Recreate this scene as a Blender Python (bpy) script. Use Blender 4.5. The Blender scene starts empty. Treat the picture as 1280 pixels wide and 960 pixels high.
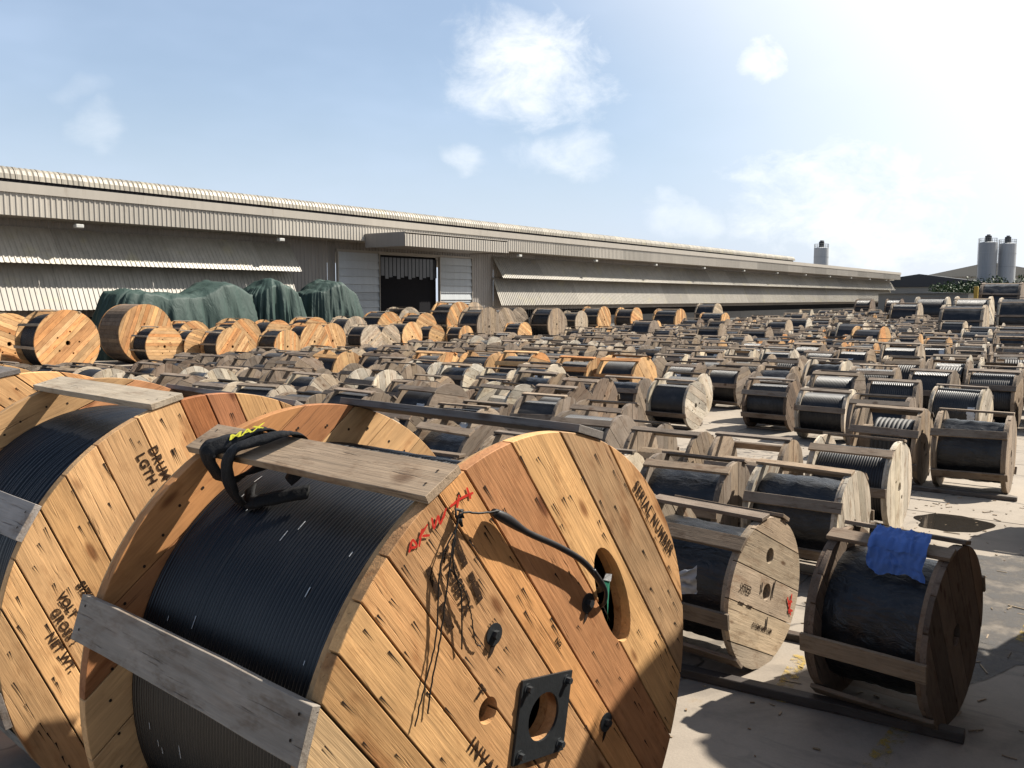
import bpy, bmesh, math, random
from mathutils import Matrix, Vector, noise
R_ = math.radians
sc = bpy.context.scene
COL = sc.collection
rng = random.Random(11)

# ------------------------------------------------------------------ camera, sky, sun, exposure
# yard axes: X runs along the shed, Y runs from the camera towards it (drum axles lie along Y), Z up
EYE = Vector((0, 0, 2.85)); FPX = 1100.0
th = R_(54); pit = math.atan((480 - 373) / FPX)
fh = Vector((math.sin(th), math.cos(th), 0)); rt = Vector((math.cos(th), -math.sin(th), 0))
fw = fh * math.cos(pit) - Vector((0, 0, 1)) * math.sin(pit)
up = Vector((0, 0, 1)) * math.cos(pit) + fh * math.sin(pit)
cd = bpy.data.cameras.new('camera'); cam = bpy.data.objects.new('camera', cd); COL.objects.link(cam)
cd.sensor_width = 36; cd.lens = FPX / 1280 * 36; cd.clip_start = .05; cd.clip_end = 3000
cam.matrix_world = Matrix(((rt.x, up.x, -fw.x, EYE.x), (rt.y, up.y, -fw.y, EYE.y), (rt.z, up.z, -fw.z, EYE.z), (0, 0, 0, 1)))
sc.camera = cam

SUNDIR = Vector((.80, -.55, 1.0)).normalized()
sd = bpy.data.lights.new('sun', 'SUN'); sun = bpy.data.objects.new('sun', sd); COL.objects.link(sun)
sd.energy = 5.0; sd.angle = R_(.6); sd.color = (1, .93, .82)
sun.rotation_euler = SUNDIR.to_track_quat('Z', 'Y').to_euler()
sc.view_settings.view_transform = 'Standard'; sc.view_settings.look = 'None'
sc.view_settings.exposure = 1.20; sc.view_settings.gamma = 1
sc.cycles.max_bounces = 4; sc.cycles.diffuse_bounces = 2; sc.cycles.glossy_bounces = 2; sc.cycles.transmission_bounces = 2
SKY_STRENGTH = .05


class NT:
    """small helper round a node tree"""
    def __init__(s, tree): s.t = tree; s.n = tree.nodes; s.l = tree.links
    def add(s, typ, **kw):
        n = s.n.new(typ)
        for k, v in kw.items(): setattr(n, k, v)
        return n
    def put(s, sock, v):
        if isinstance(v, bpy.types.NodeSocket): s.l.new(v, sock)
        elif v is not None: sock.default_value = v
    def m(s, op, a, b=None, c=None, clamp=False):
        n = s.add('ShaderNodeMath', operation=op, use_clamp=clamp)
        for i, v in enumerate((a, b, c)): s.put(n.inputs[i], v)
        return n.outputs[0]
    def mix(s, f, a, b, typ='MIX'):
        n = s.add('ShaderNodeMix', data_type='RGBA', blend_type=typ)
        s.put(n.inputs[0], f); s.put(n.inputs[6], a); s.put(n.inputs[7], b)
        return n.outputs[2]
    def ramp(s, f, lo, hi, a=0., b=1.):
        n = s.add('ShaderNodeMapRange', interpolation_type='SMOOTHSTEP')
        s.put(n.inputs[0], f); n.inputs[1].default_value = lo; n.inputs[2].default_value = hi
        n.inputs[3].default_value = a; n.inputs[4].default_value = b
        return n.outputs[0]
    def noise(s, vec, scale, detail=4, rough=.55, dist=0.):
        n = s.add('ShaderNodeTexNoise'); s.put(n.inputs['Vector'], vec)
        n.inputs['Scale'].default_value = scale; n.inputs['Detail'].default_value = detail
        n.inputs['Roughness'].default_value = rough; n.inputs['Distortion'].default_value = dist
        return n.outputs[0]
    def mapping(s, vec, scale=(1, 1, 1), loc=None):
        n = s.add('ShaderNodeMapping'); s.put(n.inputs[0], vec); n.inputs['Scale'].default_value = scale
        if loc is not None: s.put(n.inputs['Location'], loc)
        return n.outputs[0]


# world: Nishita sky with thin haze and a few fair-weather clouds, laid out by compass direction
w = bpy.data.worlds.new('World'); sc.world = w; w.use_nodes = True
T = NT(w.node_tree); T.n.clear()
sky = T.add('ShaderNodeTexSky', sky_type='NISHITA'); sky.sun_disc = False
sky.sun_elevation = math.asin(SUNDIR.z); sky.sun_rotation = math.atan2(SUNDIR.x, SUNDIR.y)
sky.air_density = 1.25; sky.dust_density = .6; sky.ozone_density = 2.5; sky.altitude = 20
tc = T.add('ShaderNodeTexCoord'); D = tc.outputs['Generated']
sep = T.add('ShaderNodeSeparateXYZ'); T.l.new(D, sep.inputs[0])
az = T.m('MULTIPLY', T.m('ARCTAN2', sep.outputs[1], sep.outputs[0]), 57.29578)
el = T.m('MULTIPLY', T.m('ARCSINE', sep.outputs[2]), 57.29578)
wob1 = T.m('SUBTRACT', T.noise(D, 9, 3, .6), .5); wob2 = T.m('SUBTRACT', T.noise(T.mapping(D, (1, 1, 1), (3, 7, 1)), 9, 3, .6), .5)
azw = T.m('ADD', az, T.m('MULTIPLY', wob1, 7.)); elw = T.m('ADD', el, T.m('MULTIPLY', wob2, 4.5))
fb = T.noise(T.mapping(D, (1, 1, 1.6)), 15, 6, .66, .3)
cl = None
for (a0, e0, wa, we, amt) in ((34.9, 14.3, 6.0, 3.5, .92), (20.2, 14.5, 2.6, 1.8, .9), (38.6, 8.7, 1.5, .9, .5), (32.2, 8.8, 3.3, 1.7, .55),
                              (60.4, 9.4, 1.1, 1.1, .25), (61.4, 11.2, 1.1, .6, .12), (25.6, 5.4, 2.8, 1.4, .45), (13.0, 6.2, 9., 4.6, .85), (5, 12, 7, 7, .9),
                              (92, 18, 8, 4, .8), (128, 12, 7, 3, .7), (-70, 14, 12, 5, .8), (178, 16, 9, 4, .8)):
    dx = T.m('DIVIDE', T.m('SUBTRACT', azw, a0), wa); dy = T.m('DIVIDE', T.m('SUBTRACT', elw, e0), we)
    d2 = T.m('ADD', T.m('MULTIPLY', dx, dx), T.m('MULTIPLY', dy, dy))
    body = T.m('ADD', T.m('SUBTRACT', 1.0, d2), T.m('MULTIPLY', T.m('SUBTRACT', fb, .5), 3.0))
    k = T.ramp(body, -.4, 1.7, 0., amt)
    cl = k if cl is None else T.m('MAXIMUM', cl, k)
veil = T.m('MULTIPLY', T.ramp(T.noise(T.mapping(D, (1, 1, 2.5)), 2.6, 4, .6), .3, .8, .35, .65), T.ramp(el, 15., 50., 1., 0.))
sunv = T.add('ShaderNodeVectorMath', operation='DOT_PRODUCT'); T.l.new(D, sunv.inputs[0]); sunv.inputs[1].default_value = SUNDIR
glow = T.m('MULTIPLY', T.ramp(sunv.outputs['Value'], .40, .76, 0., .97), T.ramp(el, 22., 60., 1., .35))
low = T.ramp(el, 0., 14., .70, 0.)
hz = T.mix(veil, sky.outputs[0], (6.1, 7.4, 9.7, 1))
hz = T.mix(low, hz, (6.6, 7.4, 8.8, 1))
skyc = T.mix(T.m('MAXIMUM', cl, glow), hz, (10.6, 10.8, 10.9, 1))
bg = T.add('ShaderNodeBackground'); T.l.new(skyc, bg.inputs[0]); bg.inputs[1].default_value = SKY_STRENGTH
wo = T.add('ShaderNodeOutputWorld'); T.l.new(bg.outputs[0], wo.inputs[0])

# ------------------------------------------------------------------ materials


def material(name, rough=.6, spec=.5, metal=0.):
    m = bpy.data.materials.new(name); m.use_nodes = True
    t = NT(m.node_tree); b = t.n['Principled BSDF']
    b.inputs['Roughness'].default_value = rough; b.inputs['Metallic'].default_value = metal
    b.inputs['Specular IOR Level'].default_value = spec
    return m, t, b


def bump(t, b, h, strength, dist):
    n = t.add('ShaderNodeBump'); n.inputs['Strength'].default_value = strength; n.inputs['Distance'].default_value = dist
    t.put(n.inputs['Height'], h); t.l.new(n.outputs[0], b.inputs['Normal'])


def wood(name, fixed=None, age=None, coarse=1.0):
    """timber: tint from the object's own colour, alpha of that colour is its age (0 fresh sawn, 1 silvered)"""
    m, t, b = material(name, .72, .25)
    oi = t.add('ShaderNodeObjectInfo'); geo = t.add('ShaderNodeNewGeometry'); tcn = t.add('ShaderNodeTexCoord')
    rnd = t.m('FRACT', t.m('ADD', oi.outputs['Random'], t.m('MULTIPLY', geo.outputs['Random Per Island'], 3.7)))
    off = t.add('ShaderNodeCombineXYZ')
    for i, k in enumerate((37., 91., 53.)): t.put(off.inputs[i], t.m('MULTIPLY', rnd, k))
    v = t.mapping(tcn.outputs['Object'], (1, 1, 1), off.outputs[0])
    base = oi.outputs['Color'] if fixed is None else None
    ag = oi.outputs['Alpha'] if age is None else None
    if base is None:
        c = t.add('ShaderNodeRGB'); c.outputs[0].default_value = (*fixed, 1); base = c.outputs[0]
    if ag is None:
        c = t.add('ShaderNodeValue'); c.outputs[0].default_value = age; ag = c.outputs[0]
    g1 = t.noise(t.mapping(v, (1.1 * coarse, 16 * coarse, 16 * coarse)), 1.6, 4, .6, 1.2)      # broad figure along the board
    g2 = t.noise(t.mapping(v, (3. * coarse, 70 * coarse, 70 * coarse)), 1.5, 3, .65, .3)       # fine fibre
    crack = t.ramp(t.noise(t.mapping(v, (1.4 * coarse, 34 * coarse, 34 * coarse)), 1.9, 3, .7, .6), .60, .72)
    blot = t.noise(t.mapping(v, (1., 1.6, 1.6)), 2.6 * coarse, 3, .6)
    knot = t.add('ShaderNodeTexVoronoi'); t.put(knot.inputs['Vector'], t.mapping(v, (1.5 * coarse, 1.5, 4.2 * coarse))); knot.inputs['Scale'].default_value = 1.5
    kn = t.ramp(knot.outputs['Distance'], .05, .15, 1., 0.)
    val = t.m('ADD', .40, t.m('MULTIPLY', g1, .62)); val = t.m('ADD', val, t.m('MULTIPLY', g2, .60))
    val = t.m('MULTIPLY', val, t.m('ADD', .48, t.m('MULTIPLY', rnd, .34)))
    val = t.m('MULTIPLY', val, t.m('ADD', .50, t.m('MULTIPLY', blot, 1.0)))
    col = t.mix(1., base, val, 'MULTIPLY')
    warm = t.mix(1., col, (.98, .70, .50, 1), 'MULTIPLY')                                    # redder boards among fresh ones
    wf = t.m('MULTIPLY', t.ramp(t.m('FRACT', t.m('MULTIPLY', rnd, 7.3)), .45, .95), t.m('SUBTRACT', 1., ag, clamp=True))
    col = t.mix(t.m('MULTIPLY', wf, .9), col, warm)
    pale = t.mix(1., col, (1.25, 1.18, 1.02, 1), 'MULTIPLY')
    col = t.mix(t.m('MULTIPLY', t.ramp(t.m('FRACT', t.m('MULTIPLY', rnd, 13.1)), .5, 1.), .6), col, pale)
    col = t.mix(t.m('MULTIPLY', kn, .85), col, t.mix(1., col, (.28, .17, .10, 1), 'MULTIPLY'))
    dark = t.mix(1., col, (.30, .26, .24, 1), 'MULTIPLY')
    col = t.mix(t.m('MULTIPLY', crack, t.m('ADD', .52, t.m('MULTIPLY', ag, .45))), col, dark)
    dirt = t.ramp(t.noise(t.mapping(v, (1., 2.2, 2.2)), 4.5 * coarse, 4, .72), .50, .72, 0., .75)
    col = t.mix(t.m('MULTIPLY', dirt, t.m('ADD', .55, ag, clamp=True)), col, t.mix(1., col, (.52, .42, .34, 1), 'MULTIPLY'))
    smu = t.ramp(t.noise(t.mapping(v, (.8, 2.6, 2.6), None), 2.1 * coarse, 4, .65, .5), .56, .74, 0., .8)
    col = t.mix(smu, col, t.mix(1., col, (.58, .42, .32, 1), 'MULTIPLY'))
    t.l.new(col, b.inputs['Base Color'])
    bump(t, b, t.m('SUBTRACT', t.m('ADD', g2, t.m('MULTIPLY', g1, .5)), t.m('MULTIPLY', crack, .8)), .55, .004)
    return m


def plain(name, col, rough=.6, spec=.4, metal=0., var=.25, nscale=6., bstr=0., coord='Object'):
    m, t, b = material(name, rough, spec, metal); col = [c * .62 for c in col]
    tcn = t.add('ShaderNodeTexCoord'); oi = t.add('ShaderNodeObjectInfo')
    n = t.noise(tcn.outputs[coord], nscale, 5, .6)
    f = t.m('ADD', 1. - var, t.m('MULTIPLY', n, 2 * var))
    f = t.m('MULTIPLY', f, t.m('ADD', 1 - var * .5, t.m('MULTIPLY', oi.outputs['Random'], var)))
    t.l.new(t.mix(1., (*col, 1), f, 'MULTIPLY'), b.inputs['Base Color'])
    if bstr: bump(t, b, n, bstr, .02)
    return m


def cable_mat(name, col, rough, dust=.25, wrinkle=0.):
    m, t, b = material(name, rough, .48)
    tcn = t.add('ShaderNodeTexCoord'); oi = t.add('ShaderNodeObjectInfo')
    v = tcn.outputs['Object']
    n = t.noise(v, 5, 5, .65); n2 = t.noise(t.mapping(v, (1, 1, 1), oi.outputs['Random']), 1.7, 3)
    c = t.mix(t.m('MULTIPLY', t.ramp(n, .45, .8), dust), (*col, 1), (.16, .15, .14, 1))
    t.l.new(c, b.inputs['Base Color'])
    t.put(b.inputs['Roughness'], t.m('ADD', rough - .08, t.m('MULTIPLY', n2, .22)))
    if wrinkle:
        wv = t.noise(t.mapping(v, (6, 2.2, 6)), 2.2, 5, .6, 1.5); bump(t, b, wv, wrinkle, .05)
    return m


M = {}
M['wood'] = wood('timber')
M['fresh'] = wood('fresh_timber', coarse=.8)
M['cable'] = cable_mat('black_cable', (.008, .008, .010), .40, .16)
M['hero_cable'] = cable_mat('new_black_cable', (.003, .0034, .0045), .34, .04)
M['wrap'] = cable_mat('black_wrapping', (.008, .0085, .010), .30, .14, .35)
M['steel_rope'] = cable_mat('grey_rope', (.03, .029, .028), .6, .25)
M['iron'] = plain('dark_iron', (.035, .04, .045), .5, .5, .3, .35, 20, .15)
M['nail'] = plain('rust_stain', (.028, .016, .010), .8, .2)
M['stencil'] = plain('stencil_ink', (.045, .026, .016), .85, .1, 0, .5, 30)
_m = M['stencil']; _t = NT(_m.node_tree); _tc = _t.add('ShaderNodeTexCoord')
_t.put(_t.n['Principled BSDF'].inputs['Alpha'], _t.ramp(_t.noise(_tc.outputs['Object'], 55, 4, .7), .36, .56, .35, .95))
M['red'] = plain('red_paint', (.62, .035, .02), .7, .2, 0, .35, 40)
M['yellow'] = plain('yellow_print', (.75, .70, .04), .6)
M['web'] = plain('black_webbing', (.007, .007, .008), .8, .25, 0, .3, 60, .4)
M['wire'] = plain('tie_wire', (.012, .011, .010), .6, .4)
M['blue'] = plain('blue_cloth', (.12, .25, .68), .8, .2, 0, .2, 10, .2)
M['film'] = plain('clear_film', (.62, .63, .64), .22, .6, 0, .2, 14, .6)
M['green'] = plain('green_tag', (.03, .22, .14), .6)
M['tarp'] = plain('green_tarpaulin', (.034, .068, .058), .66, .35, 0, .22, .9, .25)
_m = M['tarp']; _t = NT(_m.node_tree); _g = _t.add('ShaderNodeNewGeometry')
_v = _t.noise(_t.mapping(_g.outputs['Position'], (1.6, 1.6, .55)), 1.5, 4, .55, .8)
_r = _t.m('ABSOLUTE', _t.m('SUBTRACT', _v, .5)); bump(_t, _t.n['Principled BSDF'], _r, 1., .07)
M['puddle'] = plain('standing_water', (.035, .03, .025), .04, .6, 0, .1)


def concrete(name, tint):
    m, t, b = material(name, .85, .3)
    tcn = t.add('ShaderNodeTexCoord'); oi = t.add('ShaderNodeObjectInfo'); geo = t.add('ShaderNodeNewGeometry')
    P = geo.outputs['Position']
    a = t.noise(P, .35, 5, .6); f = t.noise(P, 5, 6, .7); g = t.noise(P, 60, 3, .6)
    st = t.ramp(t.noise(t.mapping(P, (1, 1, 1), (4, 9, 2)), .8, 6, .66, .5), .52, .70)
    st2 = t.ramp(t.noise(t.mapping(P, (1, .35, 1), (14, 3, 2)), 1.6, 5, .7, .4), .56, .66)
    val = t.m('ADD', .45, t.m('ADD', t.m('MULTIPLY', a, .5), t.m('ADD', t.m('MULTIPLY', f, .28), t.m('MULTIPLY', g, .2))))
    val = t.m('MULTIPLY', val, t.m('ADD', .93, t.m('MULTIPLY', oi.outputs['Random'], .14)))
    c = t.mix(1., (*tint, 1), val, 'MULTIPLY')
    c = t.mix(t.m('MULTIPLY', st, .55), c, (.09, .078, .066, 1)); c = t.mix(t.m('MULTIPLY', st2, .35), c, (.065, .058, .05, 1))
    rust = t.ramp(t.noise(t.mapping(P, (1, 1, 1), (1, 5, 8)), 1.3, 5, .7), .66, .74, 0., .4)
    c = t.mix(rust, c, (.2, .135, .06, 1))
    vo = t.add('ShaderNodeTexVoronoi', feature='DISTANCE_TO_EDGE'); t.put(vo.inputs['Vector'], t.mapping(P, (1, 1, 0), None)); vo.inputs['Scale'].default_value = .42
    wv = t.add('ShaderNodeVectorMath', operation='ADD'); t.put(wv.inputs[0], P); sc_ = t.add('ShaderNodeVectorMath', operation='SCALE'); nn = t.add('ShaderNodeTexNoise'); nn.inputs['Scale'].default_value = 1.2; nn.inputs['Detail'].default_value = 4; t.put(nn.inputs['Vector'], P)
    t.put(sc_.inputs[0], nn.outputs['Color']); sc_.inputs['Scale'].default_value = 1.3; t.put(wv.inputs[1], sc_.outputs[0]); t.put(vo.inputs['Vector'], wv.outputs[0])
    c = t.mix(t.m('MULTIPLY', t.ramp(vo.outputs[0], .004, .014, 1., 0.), t.ramp(a, .42, .6, 0., .8)), c, (.035, .03, .026, 1))
    t.l.new(c, b.inputs['Base Color']); bump(t, b, t.m('ADD', f, t.m('MULTIPLY', g, .6)), .35, .008)
    return m


M['ground'] = concrete('yard_concrete', (.245, .21, .17))
M['slab'] = concrete('yard_slab_concrete', (.25, .215, .175))


def sheet(name, col, streak=.35, yel=0.):
    m, t, b = material(name, .5, .4); col = [c * .62 for c in col]
    oi = t.add('ShaderNodeObjectInfo'); geo = t.add('ShaderNodeNewGeometry'); P = geo.outputs['Position']
    s = t.noise(t.mapping(P, (2.2, 2.2, .12)), 1.2, 5, .65); n = t.noise(P, .6, 4)
    val = t.m('MULTIPLY', t.m('ADD', 1 - streak, t.m('MULTIPLY', s, 2 * streak)), t.m('ADD', .80, t.m('MULTIPLY', oi.outputs['Random'], .34)))
    c = t.mix(1., (*col, 1), val, 'MULTIPLY')
    c = t.mix(t.m('MULTIPLY', t.ramp(t.noise(t.mapping(P, (1.5, 1.5, .2)), 1.7, 5, .7), .58, .75), .45), c, (.145, .112, .08, 1))
    if yel: c = t.mix(t.m('MULTIPLY', t.ramp(n, .55, .7), yel), c, (.36, .315, .16, 1))
    t.l.new(c, b.inputs['Base Color'])
    return m


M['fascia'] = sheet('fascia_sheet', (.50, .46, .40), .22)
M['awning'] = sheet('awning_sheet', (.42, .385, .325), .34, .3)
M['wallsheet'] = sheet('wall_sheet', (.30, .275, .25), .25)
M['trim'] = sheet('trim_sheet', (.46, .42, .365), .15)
M['roll'] = sheet('ridge_sheet', (.36, .325, .265), .3, .2)
M['doorw'] = sheet('door_sheet', (.50, .53, .55), .18)
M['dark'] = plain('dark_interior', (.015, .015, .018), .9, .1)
M['strip'] = plain('strip_curtain', (.05, .055, .07), .3, .5)
M['plinth'] = plain('plinth_block', (.16, .16, .155), .85)
M['silo'] = sheet('silo_steel', (.46, .48, .50), .2)
M['farroof'] = plain('far_dark_roof', (.045, .05, .06), .7)
M['farlight'] = plain('far_pale_sheet', (.52, .48, .40), .6)
M['farwall'] = plain('far_grey_wall', (.33, .33, .31), .8)
M['leaf'] = plain('leaf', (.045, .085, .03), .6, .3, 0, .45, .9)
M['bark'] = plain('bark', (.10, .075, .05), .9)
M['lamp'] = plain('lamp_housing', (.55, .55, .52), .4)
M['post'] = plain('yellow_post', (.55, .36, .06), .6)

# ------------------------------------------------------------------ mesh helpers


def mk(name, verts, faces, mat, smooth=False):
    me = bpy.data.meshes.new(name); me.from_pydata([tuple(v) for v in verts], [], faces)
    if mat: me.materials.append(mat)
    if smooth: me.polygons.foreach_set('use_smooth', [True] * len(me.polygons))
    me.update(); return me


def ob(name, me, parent=None, mat=None, color=None):
    o = bpy.data.objects.new(name, me); COL.objects.link(o)
    if parent: o.parent = parent
    if mat is not None: o.matrix_basis = mat
    if color: o.color = color
    return o


def tag(o, label=None, cat=None, group=None, kind=None):
    if label: o['label'] = label
    if cat: o['category'] = cat
    if group: o['group'] = group
    if kind: o['kind'] = kind
    return o


def bm_mesh(name, bm, mat, smooth=False):
    me = bpy.data.meshes.new(name); bm.to_mesh(me); bm.free()
    if mat: me.materials.append(mat)
    if smooth: me.polygons.foreach_set('use_smooth', [True] * len(me.polygons))
    return me


def box_v(x0, x1, y0, y1, z0, z1):
    v = [(x, y, z) for x in (x0, x1) for y in (y0, y1) for z in (z0, z1)]
    f = [(0, 1, 3, 2), (4, 6, 7, 5), (0, 4, 5, 1), (2, 3, 7, 6), (0, 2, 6, 4), (1, 5, 7, 3)]
    return v, f


def box(name, x0, x1, y0, y1, z0, z1, mat, bev=0.):
    v, f = box_v(x0, x1, y0, y1, z0, z1)
    me = mk(name, v, f, mat)
    if bev:
        bm = bmesh.new(); bm.from_mesh(me); bmesh.ops.bevel(bm, geom=bm.edges[:], offset=bev, segments=1, affect='EDGES'); bm.to_mesh(me); bm.free()
    return me


def joined(name, parts, mat, smooth=False):
    V = []; F = []
    for v, f in parts:
        o = len(V); V += [tuple(p) for p in v]; F += [tuple(i + o for i in q) for q in f]
    return mk(name, V, F, mat, smooth)


def extrude_y(pts, y0, y1):
    n = len(pts)
    v = [(x, y0, z) for x, z in pts] + [(x, y1, z) for x, z in pts]
    f = [tuple(range(n)), tuple(range(2 * n - 1, n - 1, -1))] + [(i, i + n, (i + 1) % n + n, (i + 1) % n) for i in range(n)]
    return v, f


def strip_pts(R, z0, z1, n=7, x0=None, x1=None):
    z0 = max(z0, -R * .9995); z1 = min(z1, R * .9995)
    zs = [z0 + (z1 - z0) * i / n for i in range(n + 1)]
    p = [(min(math.sqrt(max(R * R - z * z, 0)), x1 if x1 is not None else 9), z) for z in zs]
    p += [(max(-math.sqrt(max(R * R - z * z, 0)), x0 if x0 is not None else -9), z) for z in reversed(zs)]
    return p


def lathe(prof, segs, caps=False):
    """profile of (y, r) turned round the Y axis"""
    V = []; F = []
    for y, r in prof:
        for k in range(segs):
            a = 2 * math.pi * k / segs; V.append((r * math.cos(a), y, r * math.sin(a)))
    for i in range(len(prof) - 1):
        for k in range(segs):
            k2 = (k + 1) % segs
            F.append((i * segs + k, i * segs + k2, (i + 1) * segs + k2, (i + 1) * segs + k))
    if caps:
        F.append(tuple(range(segs - 1, -1, -1))); F.append(tuple(range((len(prof) - 1) * segs, len(prof) * segs)))
    return V, F


def turns(y0, y1, n, r, sag=1.):
    """scalloped profile: n turns of cable lying side by side"""
    p = []; d = (y1 - y0) / n
    for i in range(n):
        for j in (0, .2, .5, .8):
            t = j - .5 if j else -.5
            p.append((y0 + (i + j) * d, r - d * .5 + math.sqrt(max(.25 - t * t, 0)) * d * sag))
    p.append((y1, r - d * .5)); return p


def tube(path, r, segs=8, closed=False, flat=1.):
    """tube along a 3D path (list of points); r may be a list"""
    P = [Vector(p) for p in path]; n = len(P); V = []; F = []
    prev = None
    for i in range(n):
        t = (P[min(i + 1, n - 1)] - P[max(i - 1, 0)]).normalized()
        a = prev if prev else (Vector((0, 0, 1)) if abs(t.z) < .9 else Vector((1, 0, 0)))
        a = (a - t * a.dot(t)).normalized(); prev = a; b = t.cross(a)
        rr = r[i] if isinstance(r, (list, tuple)) else r
        for k in range(segs):
            q = 2 * math.pi * k / segs; V.append(P[i] + a * math.cos(q) * rr + b * math.sin(q) * rr * flat)
    for i in range(n - 1):
        for k in range(segs):
            k2 = (k + 1) % segs; F.append((i * segs + k, i * segs + k2, (i + 1) * segs + k2, (i + 1) * segs + k))
    F.append(tuple(range(segs - 1, -1, -1))); F.append(tuple(range((n - 1) * segs, n * segs)))
    return V, F


def spline(pts, n=8):
    P = [Vector(p) for p in pts]; out = []
    for i in range(len(P) - 1):
        p0 = P[max(i - 1, 0)]; p1 = P[i]; p2 = P[i + 1]; p3 = P[min(i + 2, len(P) - 1)]
        for k in range(n):
            t = k / n
            out.append(.5 * ((2 * p1) + (p2 - p0) * t + (2 * p0 - 5 * p1 + 4 * p2 - p3) * t * t + (3 * p1 - p0 - 3 * p2 + p3) * t ** 3))
    out.append(P[-1]); return out


def cut(me, cutters):
    """boolean holes; cutters are meshes in the same local frame"""
    o = ob('tmp', me); tmps = []
    for c in cutters:
        k = ob('tmpc', c); tmps.append(k)
        md = o.modifiers.new('b', 'BOOLEAN'); md.operation = 'DIFFERENCE'; md.solver = 'EXACT'; md.object = k
    dg = bpy.context.evaluated_depsgraph_get()
    r = bpy.data.meshes.new_from_object(o.evaluated_get(dg))
    for k in tmps + [o]: bpy.data.objects.remove(k)
    if not r.materials and me.materials: r.materials.append(me.materials[0])
    return r


def Ry(a): return Matrix.Rotation(a, 4, 'Y')
def Rz(a): return Matrix.Rotation(a, 4, 'Z')
def Tr(x, y, z): return Matrix.Translation((x, y, z))


def text_mesh(s, size, mat, spacing=1., weight=0.):
    c = bpy.data.curves.new('t', 'FONT'); c.body = s; c.size = size; c.align_x = 'CENTER'; c.align_y = 'CENTER'
    c.space_character = spacing; c.offset = weight; c.resolution_u = 3; c.extrude = .0004
    o = bpy.data.objects.new('t', c); COL.objects.link(o)
    dg = bpy.context.evaluated_depsgraph_get(); me = bpy.data.meshes.new_from_object(o.evaluated_get(dg))
    bpy.data.objects.remove(o)
    me.transform(Matrix.Rotation(R_(90), 4, 'X')); me.materials.clear(); me.materials.append(mat)
    return me


# ------------------------------------------------------------------ drum building
# A drum spec is a list of (name, mesh, matrix about the axle, colour key, [sub-parts]); near face at y = 0.

def flange(R, t, joints, ang, seed, mat, gap=.004, holes=(), split=True, ragged=.0, nseg=40, bev=0., base=True):
    """two-ply timber flange: boards in front (-Y), a second ply behind. ang = board direction in the flange plane"""
    rr = random.Random(seed)
    j = sorted(joints); edges = [-R] + j + [R]
    boards = []
    for a, b in zip(edges[:-1], edges[1:]):
        Rk = R * (1 - rr.random() * ragged)
        off = rr.uniform(0, .004) if ragged else rr.uniform(0, .003)
        v, f = extrude_y(strip_pts(Rk, a + gap / 2, b - gap / 2, 9), off, t * .5 + .004)
        me = mk('plank', v, f, mat)
        if bev:
            bm = bmesh.new(); bm.from_mesh(me)
            ed = [e for e in bm.edges if all(v.co.y < t * .25 for v in e.verts)]
            bmesh.ops.bevel(bm, geom=ed, offset=bev, segments=1, affect='EDGES'); bm.to_mesh(me); bm.free()
        cs = []
        for kind, hx, hz, ha, hr, hl in holes:
            p = Ry(ang) @ Vector((hx, 0, hz)); rad = max(hr, hl)
            if p.z + rad > a and p.z - rad < b:
                prof = [(math.cos(q) * (hl if kind == 'slot' else hr), math.sin(q) * hr) for q in [2 * math.pi * k / 28 for k in range(28)]]
                v2, f2 = extrude_y(prof, -.05, t + .05); c = mk('c', v2, f2, mat)
                c.transform(Ry(ang) @ Tr(hx, 0, hz) @ Ry(-ha)); cs.append(c)
        if cs: me = cut(me, cs)
        boards.append(me)
    pr = [(math.cos(q) * R * .985, math.sin(q) * R * .985) for q in [2 * math.pi * k / nseg for k in range(nseg)]]
    v, f = extrude_y(pr, t * .5 + .006, t); bk = mk('flange', v, f, mat)
    if holes:
        cs = []
        for kind, hx, hz, ha, hr, hl in holes:
            prof = [(math.cos(q) * (hl if kind == 'slot' else hr) * 1.02, math.sin(q) * hr * 1.02) for q in [2 * math.pi * k / 28 for k in range(28)]]
            v2, f2 = extrude_y(prof, -.05, t + .05); c = mk('c', v2, f2, mat); c.transform(Tr(hx, 0, hz) @ Ry(-ha)); cs.append(c)
        bk = cut(bk, cs)
    if not split:                      # too small in the picture to pick the boards apart: still real boards, one part
        bm = bmesh.new(); bm.from_mesh(bk)
        for me in boards:
            me.transform(Ry(-ang)); bm.from_mesh(me)
        me = bm_mesh('flange', bm, mat)
        return me, []
    return bk, [('plank', me, Ry(-ang)) for me in boards]


def batten_mesh(L, wd, tk, mat, seed=0, bev=.003):
    rr = random.Random(seed)
    v, f = box_v(-L / 2, L / 2, -wd / 2, wd / 2, 0, tk)
    me = mk('batten', v, f, mat); bm = bmesh.new(); bm.from_mesh(me)
    bmesh.ops.bevel(bm, geom=bm.edges[:], offset=bev, segments=1, affect='EDGES')
    bmesh.ops.subdivide_edges(bm, edges=[e for e in bm.edges if abs(e.verts[0].co.x - e.verts[1].co.x) > L * .5], cuts=5)
    for q in bm.verts:
        q.co.z += .10 * tk * noise.noise((q.co.x * 2.1 + seed * 7.3, q.co.y * 3, seed)); q.co.y += .05 * wd * noise.noise((q.co.x * 1.7, seed * 3.1, 5))
    me2 = bm_mesh('batten', bm, mat); return me2


def batten_M(R, ang, W, tk=0.):
    """ang measured in the flange plane from +X towards +Z"""
    return Tr(0, W / 2, 0) @ Ry(R_(90) - ang) @ Tr(0, 0, R + tk) @ Rz(R_(90))


TONES = {'new': ((.60, .37, .18), .12), 'tan': ((.43, .355, .27), .8), 'grey': ((.235, .185, .143), .98), 'white': ((.54, .48, .39), .8),
         'brown': ((.195, .145, .108), .9), 'drab': ((.29, .225, .165), .97)}


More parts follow.
